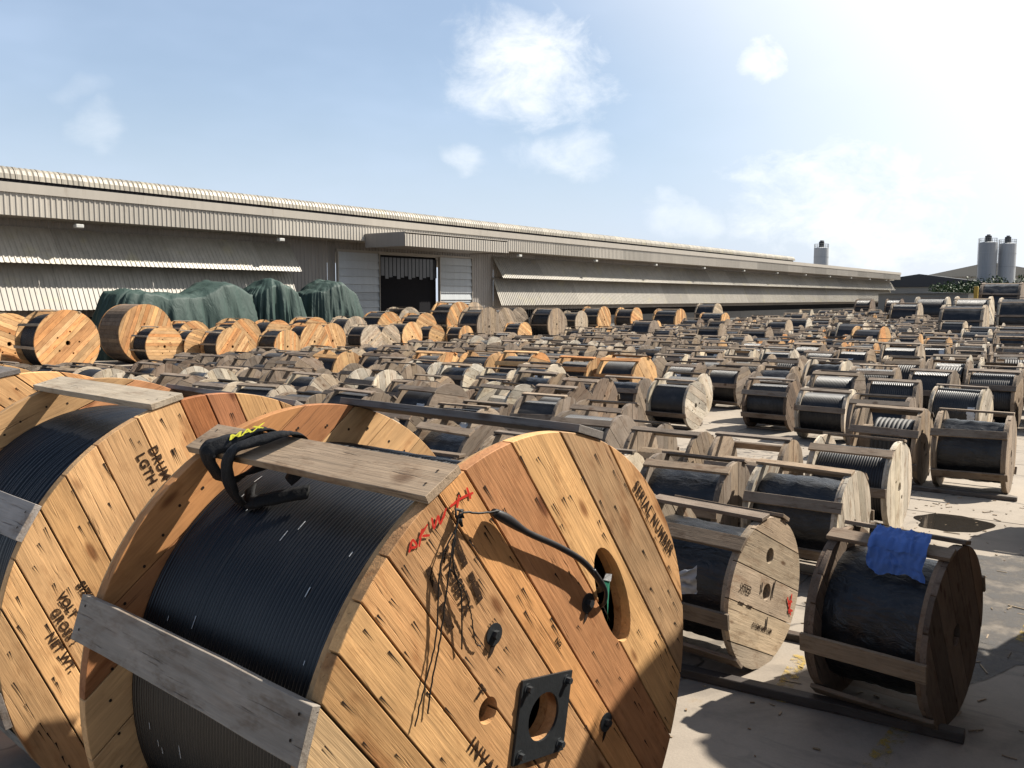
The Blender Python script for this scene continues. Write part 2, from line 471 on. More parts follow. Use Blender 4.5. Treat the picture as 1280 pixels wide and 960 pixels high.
def tint(key, r, s=.1):
    c, a = TONES[key]; k = 1 + r.uniform(-s, s); h = r.uniform(-.03, .03)
    return (c[0] * k * (1 + h), c[1] * k, c[2] * k * (1 - h), min(1, max(0, a + r.uniform(-.1, .05))))


LAST = [None]


def build_drum(spec, R, loc, yaw=0., roll=0., scale=1., wscale=1., tone='grey', btone='grey', label='', group=None, seed=0, skip=0., colors=None, name='cable_drum', keep=None):
    """links one drum: an Empty on the ground under the axle, its parts, and their sub-parts"""
    r = random.Random(seed)
    root = bpy.data.objects.new(name, None); COL.objects.link(root); root.empty_display_size = .2
    root.matrix_basis = Tr(*loc) @ Rz(yaw) @ Matrix.Diagonal((scale, wscale, scale, 1))
    tag(root, label, 'cable drum', group)
    LAST[0] = root; A = Tr(0, 0, R) @ Ry(roll)
    fc = tint(tone, r)
    nb = 0
    for (pn, me, mt, ck, subs) in spec:
        if pn == 'batten':
            nb += 1
            if r.random() < skip: continue
        mt2 = mt
        if pn == 'batten' and skip >= 0: mt2 = mt @ Tr(r.uniform(-.02, .02), 0, 0) @ Rz(r.uniform(-.03, .03))
        c = colors.get(ck) if colors and ck in colors else (tint(btone, r, .2) if ck == 'b' else fc)
        o = ob(pn, me, root, A @ mt2, c)
        for (sn, sme, smt) in subs:
            k = 1 + r.uniform(-.13, .13); cc = (c[0] * k, c[1] * k, c[2] * k, c[3])
            ob(sn, sme, o, smt, cc)
    return root


# ---- prototypes for the small yard drums (diameter 1.15 m, 0.95 m wide)
PR, PW, PT = .575, .95, .066
HOLES_S = [('round', 0, 0, 0, .062, 0), ('round', .16, .10, 0, .030, 0), ('round', -.11, -.16, 0, .022, 0)]
jset = [[-.36, -.13, .08, .31], [-.40, -.20, .02, .20, .39], [-.33, -.06, .13, .37], [-.42, -.28, -.10, .06, .22, .40]]


def small_flanges(split, ragged, seed):
    v = []
    for i, j in enumerate(jset):
        v.append(flange(PR, PT, j, 0., seed + i, M['wood'], gap=.007, holes=HOLES_S if i != 3 else HOLES_S[:1], split=split, ragged=ragged, nseg=36))
    return v


NEARF = small_flanges(True, .03, 10)
FARF = small_flanges(False, .03, 20)
PLAINF = [flange(PR, PT, j, 0., 30 + i, M['wood'], gap=.007, split=False, ragged=.03, nseg=32) for i, j in enumerate(jset)]
yi0, yi1 = PT, PW - PT
CONT = {}
CONT['cable'] = [('cable', mk('cable', *lathe(turns(yi0, yi1, 28, .455), 44), M['cable'], True), Matrix(), 'x', [])]
CONT['full'] = [('cable', mk('cable', *lathe(turns(yi0, yi1, 22, .515), 44), M['cable'], True), Matrix(), 'x', [])]
CONT['thin'] = [('cable', mk('cable', *lathe(turns(yi0, yi1, 24, .33), 36), M['cable'], True), Matrix(), 'x', [])]
vv, ff = lathe([(yi0 + (yi1 - yi0) * i / 16, .44) for i in range(17)], 48)
vv = [Vector(p) for p in vv]
vv = [Vector((p.x, p.y, p.z)) * 1 + Vector((p.x, 0, p.z)).normalized() * .014 * noise.fractal((p.x * 4, p.y * 6, p.z * 4), .6, 2., 4) for p in vv]
CONT['wrap'] = [('cable', mk('cable', vv, ff, M['wrap'], True), Matrix(), 'x', [])]
barrel = mk('barrel', *lathe([(yi0, .27), (yi1, .27)], 16), M['wood'])
coilp = turns(yi0 + .06, yi1 - .2, 9, .40)
CONT['coil'] = [('barrel', barrel, Matrix(), 'f', []), ('cable', mk('cable', *lathe([(yi0 + .06, .27)] + coilp + [(yi1 - .2, .27)], 40), M['steel_rope'], True), Matrix(), 'x', [])]
CONT['empty'] = [('barrel', barrel, Matrix(), 'f', [])]
sv = []
for k in range(30):
    a = 2 * math.pi * k / 30; v, f = box_v(-.057, .057, .002, PW - .002, 0, .028)
    sv.append(([Ry(a) @ Tr(0, 0, PR - .035) @ Vector(p) for p in v], f))
CONT['lagged'] = [('lagging', joined('lagging', sv, M['wood']), Matrix(), 'b', [])]
BATT = [batten_mesh(PW + .02, .115, .03, M['wood'], s) for s in range(4)]
DESC = {'cable': 'wound with black cable', 'full': 'wound full of black cable', 'thin': 'half wound with black cable', 'wrap': 'wrapped in black plastic',
        'coil': 'holding grey rope coils', 'empty': 'standing empty', 'lagged': 'lagged all round with boards'}
TDESC = {'new': 'fresh orange', 'tan': 'pale tan', 'grey': 'weathered grey', 'white': 'bleached white', 'brown': 'dark brown', 'drab': 'dull drab'}


SV = []; SF = []
for i in range(7):
    for j in range(9):
        u = i / 6 - .5; q = j / 8 - .5; a = R_(150) + q * .55
        rad = .47 + .028 * noise.noise((u * 7, q * 7, 3)) + .012
        SV.append((math.cos(a) * rad, .45 + u * .26 * (1 - .5 * abs(q)) + .05 * noise.noise((q * 5, u * 4, 8)), math.sin(a) * rad))
for i in range(6):
    for j in range(8): a = i * 9 + j; SF.append((a, a + 1, a + 10, a + 9))
SCRAP = mk('film_scrap', SV, SF, M['film'], True)


def small_spec(fv, near, content, r, bev_n=None):
    me, subs = (NEARF if near else FARF)[fv]
    s = [('flange', me, Matrix(), 'f', subs), ('flange', PLAINF[(fv + 1) % 4][0], Tr(0, PW - PT, 0) @ Ry(r.uniform(0, 3)), 'f', [])]
    s += CONT[content]
    n = bev_n or r.choice((6, 7, 8)); a0 = r.uniform(0, 2 * math.pi)
    if content != 'lagged':
        for k in range(n):
            a = a0 + 2 * math.pi * k / n
            s.append(('batten', BATT[k % 4], batten_M(PR - .006, a, PW), 'b', []))
    return s


# ---- prototypes for the big drums by the shed
BR, BW, BT = 1.15, 1.45, .10
HOLES_B = [('round', 0, 0, 0, .085, 0)] + [('round', .40 * math.cos(a), .40 * math.sin(a), 0, .035, 0) for a in (.6, 1.9, 3.1, 4.4, 5.6)]
bj = [-1.0, -.84, -.68, -.50, -.33, -.17, 0.02, .18, .36, .53, .70, .88, 1.02]
BIGN = flange(BR, BT, bj, 0., 50, M['fresh'], gap=.009, holes=HOLES_B, split=True, nseg=48)
BIGF = flange(BR, BT, bj, 0., 51, M['fresh'], gap=.009, holes=HOLES_B, split=False, nseg=48)
BIGP = flange(BR, BT, bj, 0., 52, M['fresh'], gap=.009, split=False, nseg=48)
BIGC = {'cable': mk('cable', *lathe(turns(BT, BW - BT, 34, .99), 64), M['cable'], True),
        'full': mk('cable', *lathe(turns(BT, BW - BT, 26, 1.10), 64), M['cable'], True)}
vv, ff = lathe([(BT + (BW - 2 * BT) * i / 14, 1.06) for i in range(15)], 56)
BIGC['wrap'] = mk('cable', [Vector(p) + Vector((p[0], 0, p[2])).normalized() * .03 * noise.fractal((p[0] * 4, p[1] * 4, p[2] * 4), .6, 2., 4) for p in vv], ff, M['wrap'], True)
sv = []
for k in range(44):
    a = 2 * math.pi * k / 44; v, f = box_v(-.078, .078, .004, BW - .004, 0, .03)
    sv.append(([Ry(a) @ Tr(0, 0, BR - .036) @ Vector(p) for p in v], f))
BIGL = joined('lagging', sv, M['wood'])
BIGB = [batten_mesh(BW + .02, .10, .025, M['wood'], s + 9) for s in range(3)]


def big_spec(content, split, r):
    me, subs = BIGN if split else BIGF
    s = [('flange', me, Matrix(), 'f', subs), ('flange', BIGP[0], Tr(0, BW - BT, 0) @ Ry(1.1), 'f', [])]
    if content == 'lagged': s.append(('lagging', BIGL, Matrix(), 'b', []))
    else:
        s.append(('cable', BIGC[content], Matrix(), 'x', []))
        a0 = r.uniform(0, 6)
        for k in range(9): s.append(('batten', BIGB[k % 3], batten_M(BR - .008, a0 + 2 * math.pi * k / 9, BW), 'b', []))
    return s


# ------------------------------------------------------------------ setting: ground
g = ob('ground', mk('ground', [(-300, -300, 0), (700, -300, 0), (700, 700, 0), (-300, 700, 0)], [(0, 1, 2, 3)], M['ground']))
tag(g, 'pale stained concrete yard', None, kind='structure')
for i in range(4):
    for k in range(3):
        x0 = 3.4 + i * 4.6; y0 = -1.7 + k * 4.4
        ob('slab', box('slab', x0 + .012, x0 + 4.588, y0 + .012, y0 + 4.388, -.05, .006 + .001 * ((i * 3 + k * 2) % 3), M['slab'], .004), g)
pts = []
for k in range(40):
    a = 2 * math.pi * k / 40; q = 1 + .35 * noise.noise((math.cos(a) * 1.4, math.sin(a) * 1.4, 3))
    pts.append((12.15 + math.cos(a) * .50 * q, 1.95 + math.sin(a) * .42 * q, .0115))
p = ob('puddle', mk('puddle', pts, [tuple(range(40))], M['puddle'])); tag(p, 'dark shallow puddle on the concrete', None, kind='structure')

# ------------------------------------------------------------------ the long shed


def corr(x0, x1, prof_y_z, pitch=.26, depth=.034, normal=(0, -1, 0)):
    """corrugated sheet between two lines (top, bottom), ribs across its length"""
    (ya, za), (yb, zb) = prof_y_z
    d = Vector((0, yb - ya, zb - za)); nrm = Vector((1, 0, 0)).cross(d).normalized()
    if nrm.y > 0: nrm = -nrm
    V = []; F = []; n = max(1, int(round((x1 - x0) / pitch))); st = (x1 - x0) / n
    xs = []
    for i in range(n):
        for fx, h in ((0, 0), (.55, 0), (.66, 1), (.88, 1)): xs.append((x0 + (i + fx) * st, h))
    xs.append((x1, 0))
    for x, h in xs:
        o = nrm * (h * depth); V += [Vector((x, ya, za)) + o, Vector((x, yb, zb)) + o]
    for i in range(len(xs) - 1): F.append((2 * i, 2 * i + 1, 2 * i + 3, 2 * i + 2))
    return V, F


shed = bpy.data.objects.new('factory_shed', None); COL.objects.link(shed); shed.location = (0, 44, 0)
tag(shed, 'long beige corrugated factory shed with slanted awnings and canopied doorway behind the yard', 'building')
SH = Tr(0, -44, 0)


def sp(name, me): return ob(name, me, shed, SH)


X0, X1 = 4.0, 192.0; BAY = 6.0
nb = int((X1 - X0) / BAY)
for i in range(nb + 1):
    a = X0 + i * BAY; b = min(a + BAY - .02, X1)
    sp('fascia_panel', mk('fascia_panel', *corr(a, b, ((42, 7.62), (42, 6.6))), M['fascia']))
    if b < 36.9 or a > 57.2:
        for nm, t_, o_ in (('awning_panel', (43.95, 6.25), (42.82, 4.5)), ('awning_panel', (43.95, 4.55), (43.0, 2.28))):
            sp(nm, mk(nm, *corr(a, b, (t_, o_), .26), M['awning']))
    elif a < 36.9 < b or a < 57.5 < b:
        aa, bb = (a, 36.8) if a < 36.9 else (57.75, b)
        for t_, o_ in (((43.95, 6.25), (42.82, 4.5)), ((43.95, 4.55), (43.0, 2.28))):
            sp('awning_panel', mk('awning_panel', *corr(aa, bb, (t_, o_), .26), M['awning']))
    for c, d in ((a, min(b, 40.7)), (max(a, 55.0), b)):
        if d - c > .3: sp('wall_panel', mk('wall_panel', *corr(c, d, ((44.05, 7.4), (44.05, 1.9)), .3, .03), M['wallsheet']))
        if d - c > .3: sp('plinth', box('plinth', c, d, 44.06, 44.3, 0, 1.2, M['plinth']))
sp('wall_panel', mk('wall_panel', *corr(40.7, 55.0, ((44.05, 7.4), (44.05, 5.95)), .3, .03), M['wallsheet']))
# window grille in the low opening right of the door
for k in range(46): sp('grille_bar', box('grille_bar', 57.9 + k * .3, 57.95 + k * .3, 44.0, 44.04, 1.2, 1.9, M['iron']))
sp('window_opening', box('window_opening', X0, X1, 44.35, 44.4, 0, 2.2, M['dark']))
# plain gutter band above the fascia, soffit, roof and ridge roll
sp('gutter', box('gutter', X0, X1 + .3, 41.9, 42.3, 7.62, 8.06, M['trim']))
sp('soffit', box('soffit', X0, X1, 42.06, 44.04, 6.62, 6.68, M['trim']))
v = [(X0, 42.3, 8.0), (X1 + .3, 42.3, 8.0), (X1 + .3, 70, 9.6), (X0, 70, 9.6), (X0, 97, 8), (X1 + .3, 97, 8)]
sp('roof', mk('roof', v, [(0, 1, 2, 3), (3, 2, 5, 4)], M['trim']))
v = [(X1, 42, 0), (X1, 97, 0), (X1, 97, 8), (X1, 70, 9.55), (X1, 42.3, 7.95), (X1, 42.3, 6.7), (X1, 44.06, 6.7), (X1, 44.06, 0)]
sp('end_wall', mk('end_wall', v[1:], [tuple(range(7))], M['fascia']))
sp('end_cornice', box('end_cornice', X1, X1 + 6, 44.5, 60, 6.6, 8.1, M['trim']))
rollp = []
for k in range(9):
    a = math.pi * k / 8; rollp.append((42.75 - .42 * math.cos(a), 8.26 + .56 * math.sin(a)))
segw = 1.05; V = []; F = []
nrib = 4
xs = []
for q in range(nrib):
    for fx, h in ((0, 0), (.25, .035), (.75, .035)): xs.append(((q + fx) * segw / nrib, h))
xs.append((segw, 0)); xs[0] = (0, .04); xs.insert(1, (.05, .04)); xs.insert(2, (.051, 0))
for x, h in xs:
    for (y, z) in rollp:
        dv = Vector((y - 42.75, z - 8.26)).normalized() * h; V.append((x, y + dv.x, z + dv.y))
n9 = len(rollp)
for i in range(len(xs) - 1):
    for k in range(n9 - 1): F.append((i * n9 + k, i * n9 + k + 1, (i + 1) * n9 + k + 1, (i + 1) * n9 + k))
rollm = mk('ridge_cap', V, F, M['roll'])
x = X0
while x < 127:
    ob('ridge_cap', rollm, shed, SH @ Tr(x, 0, 0)); x += segw
sp('gutter_gap', box('gutter_gap', X0, 127.2, 42.36, 42.4, 8.0, 8.3, M['dark']))
# doorway
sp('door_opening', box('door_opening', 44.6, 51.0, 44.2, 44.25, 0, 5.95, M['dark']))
for k in range(16):
    sp('curtain_strip', box('curtain_strip', 44.65 + k * .4, 44.98 + k * .4, 44.1, 44.12, 4.35 + .12 * math.sin(k * 2.1), 5.75, M['strip']))
sp('lintel', box('lintel', 40.7, 55.0, 43.9, 44.3, 5.9, 6.12, M['trim']))
for (a, b) in ((40.75, 44.55), (51.05, 54.9)):
    z = .1
    for k in range(11):
        v, f = extrude_y([(a, z), (b, z), (b, z + .5), (a, z + .5)], 0, .05)
        V = [(a, 43.80, z), (b, 43.80, z), (b, 43.88, z + .5), (a, 43.88, z + .5), (a, 43.88, z + .53), (b, 43.88, z + .53)]
        sp('door_board', mk('door_board', V, [(0, 1, 2, 3), (3, 2, 5, 4)], M['doorw'])); z += .53
    sp('door_leaf', box('door_leaf', a, b, 43.9, 43.98, .05, 5.95, M['doorw']))
    for q in (a - .06, b):
        sp('door_stile', box('door_stile', q, q + .06, 43.76, 43.99, 0, 5.96, M['trim']))
# box canopy over the doorway
sp('canopy_front', mk('canopy_front', *corr(41.4, 52.4, ((38.4, 6.92), (38.4, 6.15))), M['fascia']))
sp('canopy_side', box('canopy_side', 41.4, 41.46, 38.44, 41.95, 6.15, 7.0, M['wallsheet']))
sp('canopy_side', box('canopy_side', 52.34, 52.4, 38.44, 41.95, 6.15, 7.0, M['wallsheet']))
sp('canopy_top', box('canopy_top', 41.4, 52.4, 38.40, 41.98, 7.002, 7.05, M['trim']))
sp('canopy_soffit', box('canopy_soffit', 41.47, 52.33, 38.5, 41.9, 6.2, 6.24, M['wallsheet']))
for k in range(14):
    aa = 22.5 + k * 12.2
    if 38 < aa < 57: continue
    l = bpy.data.objects.new('wall_lamp', None); COL.objects.link(l); l.location = (aa, 42.5, 6.35)
    tag(l, 'small pale flood lamp under the shed eave, %s from the left' % ('first second third fourth fifth sixth seventh eighth ninth tenth eleventh twelfth thirteenth fourteenth'.split()[k]), 'lamp', 'flood lamps under the shed eave')
    ob('arm', mk('arm', *tube([(0, .4, .25), (0, .1, .2), (0, -.2, .02)], .025, 6), M['lamp']), l)
    ob('head', box('head', -.2, .2, -.45, -.15, -.12, .06, M['lamp'], .03), l)

# ------------------------------------------------------------------ far background


def cylinder(cx, cy, z0, z1, r, segs=28, top=.0):
    v, f = lathe([(z0, r), (z1, r), (z1 + top, r * .55)] if top else [(z0, r), (z1, r)], segs, True)
    return [(cx + p[0], cy + p[2], p[1]) for p in v], f


def silo(x, y, r, h, label, grp):
    s = bpy.data.objects.new('silo', None); COL.objects.link(s); s.location = (x, y, 0); tag(s, label, 'silo', grp)
    ob('shell', mk('shell', *cylinder(0, 0, 0, h, r, 32, .25), M['silo'], False), s)
    for k in range(4):
        v, f = lathe([(h * (.25 + .2 * k), r + .04), (h * (.25 + .2 * k) + .12, r + .04)], 32); ob('hoop', mk('hoop', [(p[0], p[2], p[1]) for p in v], f, M['silo']), s)
    ob('filter_stack', mk('filter_stack', *cylinder(0, 0, h + .2, h + 1.7, r * .36, 16, .1), M['farroof']), s)
    ob('stack_cap', mk('stack_cap', *box_v(-.3, 1.0, -.35, .35, h + 1.8, h + 2.05), M['farroof']), s)
    prs = []
    for sx in (-.25, .25): prs.append(tube([(sx, -r - .5, 0), (sx, -r - .5, h + 1.2)], .05, 5))
    for k in range(int(h / .9)): prs.append(tube([(-.25, -r - .5, k * .9 + .4), (.25, -r - .5, k * .9 + .4)], .04, 4))
    lad = ob('ladder', joined('ladder', prs, M['farwall']), s); lad.rotation_euler = (0, 0, R_(150) - R_(0))
    prs = []
    for k in range(20):
        a = 2 * math.pi * k / 20; prs.append(tube([(math.cos(a) * r * .96, math.sin(a) * r * .96, h), (math.cos(a) * r * .96, math.sin(a) * r * .96, h + 1.1)], .03, 4))
    for zz in (.55, 1.1): prs.append(tube([(math.cos(2 * math.pi * k / 24) * r * .96, math.sin(2 * math.pi * k / 24) * r * .96, h + zz) for k in range(25)], .03, 4))
    ob('railing', joined('railing', prs, M['farwall']), s)


silo(249.9, 34.4, 2.1, 16.7, 'left one of the two tall grey silos on the far right horizon', 'silos')
silo(252.6, 30.4, 2.0, 16.4, 'right one of the two tall grey silos, brown lower half', 'silos')
silo(240.7, 72.7, 1.9, 16.2, 'lone grey silo rising behind the shed roof', 'silos')


def low_shed(name, label, x0, x1, y0, y1, h, ridge, wm, rm, strip=None):
    s = bpy.data.objects.new(name, None); COL.objects.link(s); s.location = (x0, y0, 0); tag(s, label, 'building')
    X, Y = x1 - x0, y1 - y0
    ob('wall', box('wall', 0, X, 0, Y, 0, h, wm), s)
    v = [(-.5, -.5, h + .02), (X, -.5, h + .02), (X, Y + .5, h + .02), (-.5, Y + .5, h + .02), (-.5, Y / 2, ridge), (X, Y / 2, ridge)]
    ob('roof', mk('roof', v, [(0, 1, 5, 4), (3, 4, 5, 2), (0, 4, 3), (1, 2, 5)], rm), s)
    if strip:
        for (a, b, z) in strip: ob('eave_strip', box('eave_strip', -.62, -.52, a, b, z, z + .9, M['lamp']), s)


low_shed('dark_roofed_shed', 'low shed with a dark roof and pale eave strips beyond the yard end', 215, 245, 24, 62, 5.4, 8.3, M['farwall'], M['farroof'], ((33, 39, 5.4), (40.5, 58, 4.6)))
low_shed('pale_shed', 'pale beige roofed shed far behind the twin silos', 290, 330, 20, 58, 9.2, 13.4, M['farlight'], M['farlight'])
low_shed('grey_wall_hut', 'low plain grey hut at the far end of the drum yard', 150, 156, 23, 36, 3.6, 3.9, M['farwall'], M['farwall'])


def tree(x, y, h, rad, label, seed):
    r = random.Random(seed)
    s = bpy.data.objects.new('tree', None); COL.objects.link(s); s.location = (x, y, 0); tag(s, label, 'tree', 'trees by the twin silos')
    ob('trunk', mk('trunk', *tube([(0, 0, 0), (.1, .1, h * .35), (0, .2, h * .7)], [.28, .2, .08], 7), M['bark']), s)
    V = []; F = []
    cl_ = [(r.uniform(-1, 1) * rad * .75, r.uniform(-1, 1) * rad * .75, h * (.42 + .45 * r.random()), rad * r.uniform(.35, .6)) for _ in range(15)]
    for cx, cy, cz, cr in cl_:
        for _ in range(150):
            d = Vector((r.gauss(0, 1), r.gauss(0, 1), r.gauss(0, .8))).normalized() * cr * r.random() ** .4
            c = Vector((cx, cy, cz)) + d; e = Vector((r.gauss(0, 1), r.gauss(0, 1), r.gauss(0, 1))).normalized() * r.uniform(.14, .3)
            e2 = e.cross(Vector((r.gauss(0, 1), r.gauss(0, 1), r.gauss(0, 1)))).normalized() * r.uniform(.1, .22)
            o = len(V); V += [c - e, c + e2, c + e, c - e2]; F.append((o, o + 1, o + 2, o + 3))
    ob('crown', mk('crown', V, F, M['leaf']), s)


tree(180, 30.0, 5.2, 4.0, 'leftmost dark green tree below the twin silos', 1)
tree(180, 25.5, 6.4, 4.2, 'middle green tree below the twin silos', 2)
tree(180, 20.5, 6.0, 4.2, 'rightmost green tree at the edge of the picture', 3)
po = ob('marker_post', box('marker_post', -.18, .18, -.18, .18, 0, 4.0, M['post'], .03)); po.location = (95, 13.9, 0); tag(po, 'ochre upright post in front of the far trees', 'post')

# ------------------------------------------------------------------ tarpaulin heaps


def heap(x, y, ax, ay, h, seed, label, lumps, rot=0.):
    N, K = 220, 40; V = []; F = []
    for i in range(K + 1):
        t = i / K
        for k in range(N):
            a = 2 * math.pi * k / N; ca, sa = math.cos(a), math.sin(a)
            q = (abs(ca) ** 3.2 + abs(sa) ** 3.2) ** (-1 / 3.2)
            if t < .45: rad = t / .45 * .86; z = 1.0
            else:
                s = (t - .45) / .55; rad = .86 + .14 * math.sin(s * 1.57) + .05 * s; z = 1 - s ** 1.25
            px = ca * q * rad * ax; py = sa * q * rad * ay
            hh = h * (.80 + .20 * max([math.exp(-(((px - lx) / lw) ** 2)) * lh for lx, lw, lh in lumps]) )
            drop = min(1., max(0., (t - .22) / .5))
            f1 = 1 - abs(noise.noise((a * 4.2 + seed, t * .8, seed))) * 2; f2 = 1 - abs(noise.noise((a * 11 + seed, t * 1.3, 2.))) * 2
            fold = (f1 * .24 + f2 * .15 + .05 * noise.noise((a * 30, t * 2, seed))) * drop - .12 * drop
            sag = .22 * noise.fractal((px * .8 + seed, py * .8, seed), .7, 2., 3) - .16 * abs(noise.noise((px * 1.7 + seed, py * .5, 1.)))
            if z == 1: zz = hh + sag * .8 - .25 * (rad / .86) ** 4
            else: zz = (hh - .25 + sag * z) * z
            V.append((px + ca * fold, py + sa * fold, max(zz, .02)))
    for i in range(K):
        for k in range(N):
            k2 = (k + 1) % N; F.append((i * N + k, i * N + k2, (i + 1) * N + k2, (i + 1) * N + k))
    o = ob('tarpaulin_heap', mk('tarpaulin_heap', V, F, M['tarp'], True)); o.location = (x, y, 0); o.rotation_euler = (0, 0, rot)
    tag(o, label, 'tarpaulin', 'green tarpaulin heaps before the shed')


heap(26.3, 39.6, 4.4, 1.5, 3.85, 3, 'long green tarpaulin heap, leftmost before the shed', ((-3.4, 1.6, .4), (1.9, 1.2, 1.), (3.4, .7, .2)))
heap(31.5, 39.3, 1.75, 1.4, 3.85, 7, 'narrow upright green tarpaulin heap between the two larger ones', ((-.3, 1.1, 1.),))
heap(35.7, 39.5, 2.0, 1.5, 3.9, 12, 'rounded green tarpaulin heap nearest the shed doorway', ((.1, 1.2, 1.), (-1.6, .8, .5)))

# ------------------------------------------------------------------ the foreground drums
HR = 1.162
newc = lambda k, a=.05: (.64 * k, .385 * k, .18 * k, a)


def nail_marks(R, seed, rings, n_rand, mat, lmin=.04, lmax=.13):
    """nail heads with the rust streaks they leave along the grain; local X is the grain"""
    r = random.Random(seed); parts = []
    def one(x, z):
        L = r.uniform(lmin, lmax); wd = r.uniform(.0030, .0052); pts = []
        for k in range(7):
            a = R_(55) + R_(250) * k / 6; pts.append((x + math.cos(a) * wd, z + math.sin(a) * wd))
        j = r.uniform(-.007, .007)
        pts += [(x + L * .35, z - wd * .42 + j * .4), (x + L, z + j), (x + L * .35, z + wd * .42 + j * .4)]
        v = [(px, -.0016, pz) for px, pz in pts]; parts.append((v, [tuple(range(len(v)))]))
    for rad, n in rings:
        for k in range(n):
            a = 2 * math.pi * (k + r.uniform(-.4, .4)) / n; q = R * rad * r.uniform(.96, 1.03)
            if r.random() < .82: one(math.cos(a) * q, math.sin(a) * q)
    for _ in range(n_rand):
        a = r.uniform(0, 6.283); q = R * .93 * math.sqrt(r.random()); one(math.cos(a) * q, math.sin(a) * q)
    me = joined('nail_mark', parts, mat); return me


def hero(name, label, loc, yaw, W, joints, ang, batts, holes, rc, nturn, seed, colors_planks, inner_ang, bcol, slack=.003):
    T_ = .094; r = random.Random(seed)
    root = bpy.data.objects.new(name, None); COL.objects.link(root); root.matrix_basis = Tr(*loc) @ Rz(yaw); tag(root, label, 'cable drum')
    A = Tr(0, 0, HR)
    me, subs = flange(HR, T_, joints, ang, seed, M['fresh'], gap=.008, holes=holes, split=True, nseg=96, bev=.0025)
    f1 = ob('flange', me, root, A, newc(.9, .2))
    for i, (n, m, mt) in enumerate(subs):
        ob(n, m, f1, mt, colors_planks[i % len(colors_planks)])
    nm = ob('nail_mark', nail_marks(HR, seed, ((.93, 62), (.80, 40), (.50, 26), (.36, 14)), 70, M['nail']), f1, Ry(-ang)); nm['kind'] = 'stuff'
    ij = [-.92, -.66, -.42, -.18, .05, .28, .52, .74, .95]
    me2, subs2 = flange(HR, T_, ij, inner_ang, seed + 5, M['fresh'], gap=.005, split=True, nseg=96, bev=.002)
    f2 = ob('flange', me2, root, A @ Tr(0, W - T_, 0), newc(.9, .2))
    for i, (n, m, mt) in enumerate(subs2):
        k = r.uniform(.85, 1.15); ob(n, m, f2, mt, newc(k, .1) if i % 4 else (.50 * k, .24 * k, .11 * k, .1))
    dots = []
    for k in range(46):
        a = 2 * math.pi * k / 46 + r.uniform(-.02, .02); q = HR * (.905 + .012 * math.sin(k * 2.3))
        v = [(math.cos(a) * q + math.cos(b) * .0075, -.0015, math.sin(a) * q + math.sin(b) * .0075) for b in [6.283 * j / 7 for j in range(7)]]
        dots.append((v, [tuple(range(7))]))
    nd = ob('nail_mark', joined('nail_mark', dots, M['nail']), f2); nd['kind'] = 'stuff'
    cv, cf = lathe(turns(T_ + .002, W - T_ - .002, nturn, rc), 144); cv2 = []
    dd = (W - 2 * T_) / nturn
    for p in cv:
        an = math.atan2(p[2], p[0]); tn = int((p[1] - T_) / dd + .1)
        k = 1 + slack * (noise.noise((math.cos(an) * 1.3, math.sin(an) * 1.3, tn * .9 + seed)) + .5 * noise.noise((tn * 3.3, seed, 2.)))
        cv2.append((p[0] * k, p[1] + slack * .8 * noise.noise((math.cos(an) * 2, math.sin(an) * 2 + seed, tn * .25)), p[2] * k))
    ob('cable', mk('cable', cv2, cf, M['hero_cable'], True), root, A)
    bm_ = [batten_mesh(W + .012, .185, .034, M['fresh'], seed + s, .002) for s in range(len(batts))]
    for i, a in enumerate(batts):
        b = ob('batten', bm_[i], root, A @ batten_M(HR + .001, R_(a), W), bcol[i % len(bcol)])
        nl = []
        for sx in (-1, 1):
            for sy in (-.05, .035):
                cx = sx * (W / 2 - .045) + r.uniform(-.01, .01); cy = sy + r.uniform(-.01, .01)
                nl.append(([(cx + math.cos(q) * .006, cy + math.sin(q) * .006, .0372) for q in [6.283 * j / 6 for j in range(6)]], [tuple(range(6))]))
        k = ob('nail_mark', joined('nail_mark', nl, M['nail']), b); k['kind'] = 'stuff'
    return root, f1, A


BAT_T = (.43, .36, .27, .55); BAT_G = (.33, .30, .275, .75); BAT_D = (.20, .18, .165, .85)
hA = R_(-53)
holesF = [('round', .015, .01, 0, .105, 0), ('round', -.305, .150, 0, .052, 0), ('slot', .525, .375, R_(-63), .098, .265)]
cF = [newc(.95), newc(.74), (.66, .44, .23, .1), newc(.86), newc(1.08), (.60, .34, .15, .1), (.50, .285, .14, .1), (.64, .42, .21, .1), (.53, .255, .115, .1), newc(.98, .2), (.50, .31, .16, .25), newc(1.1, .3)]
front, ffl, FA = hero('cable_drum', 'huge fresh timber drum of black cable in the centre foreground', (2.812, 1.908, 0), -.076, 1.535,
                      [-.93, -.76, -.585, -.445, -.285, -.12, .165, .31, .555, .80, 1.02], hA, (73.5, 117, 161.5, 205, 249, 300), holesF, .972, 66, 71, cF, R_(37), (BAT_D, BAT_T, BAT_G, BAT_G))

# hub plate, bolts and the other fittings of the front flange
sq = .165; hole = []
pl = [(-sq, -sq), (sq, -sq), (sq, sq), (-sq, sq)]
v, f = extrude_y(pl, -.012, -.001); pm = mk('hub_plate', v, f, M['iron'])
v2, f2 = extrude_y([(math.cos(6.283 * k / 32) * .098, math.sin(6.283 * k / 32) * .098) for k in range(32)], -.05, .05)
pm = cut(pm, [mk('c', v2, f2, M['iron'])])
hub = ob('hub_plate', pm, ffl, Tr(.015, 0, .01) @ Ry(R_(11)))


def bolt(x, z, r1, r2, par):
    b = lathe([(-.004, .002), (-.004, r1), (0, r1)], 20); c = lathe([(-.024, .001), (-.024, r2), (-.004, r2)], 6)
    return ob('bolt', joined('bolt', [b, c], M['iron']), ffl, Tr(x, 0, z))


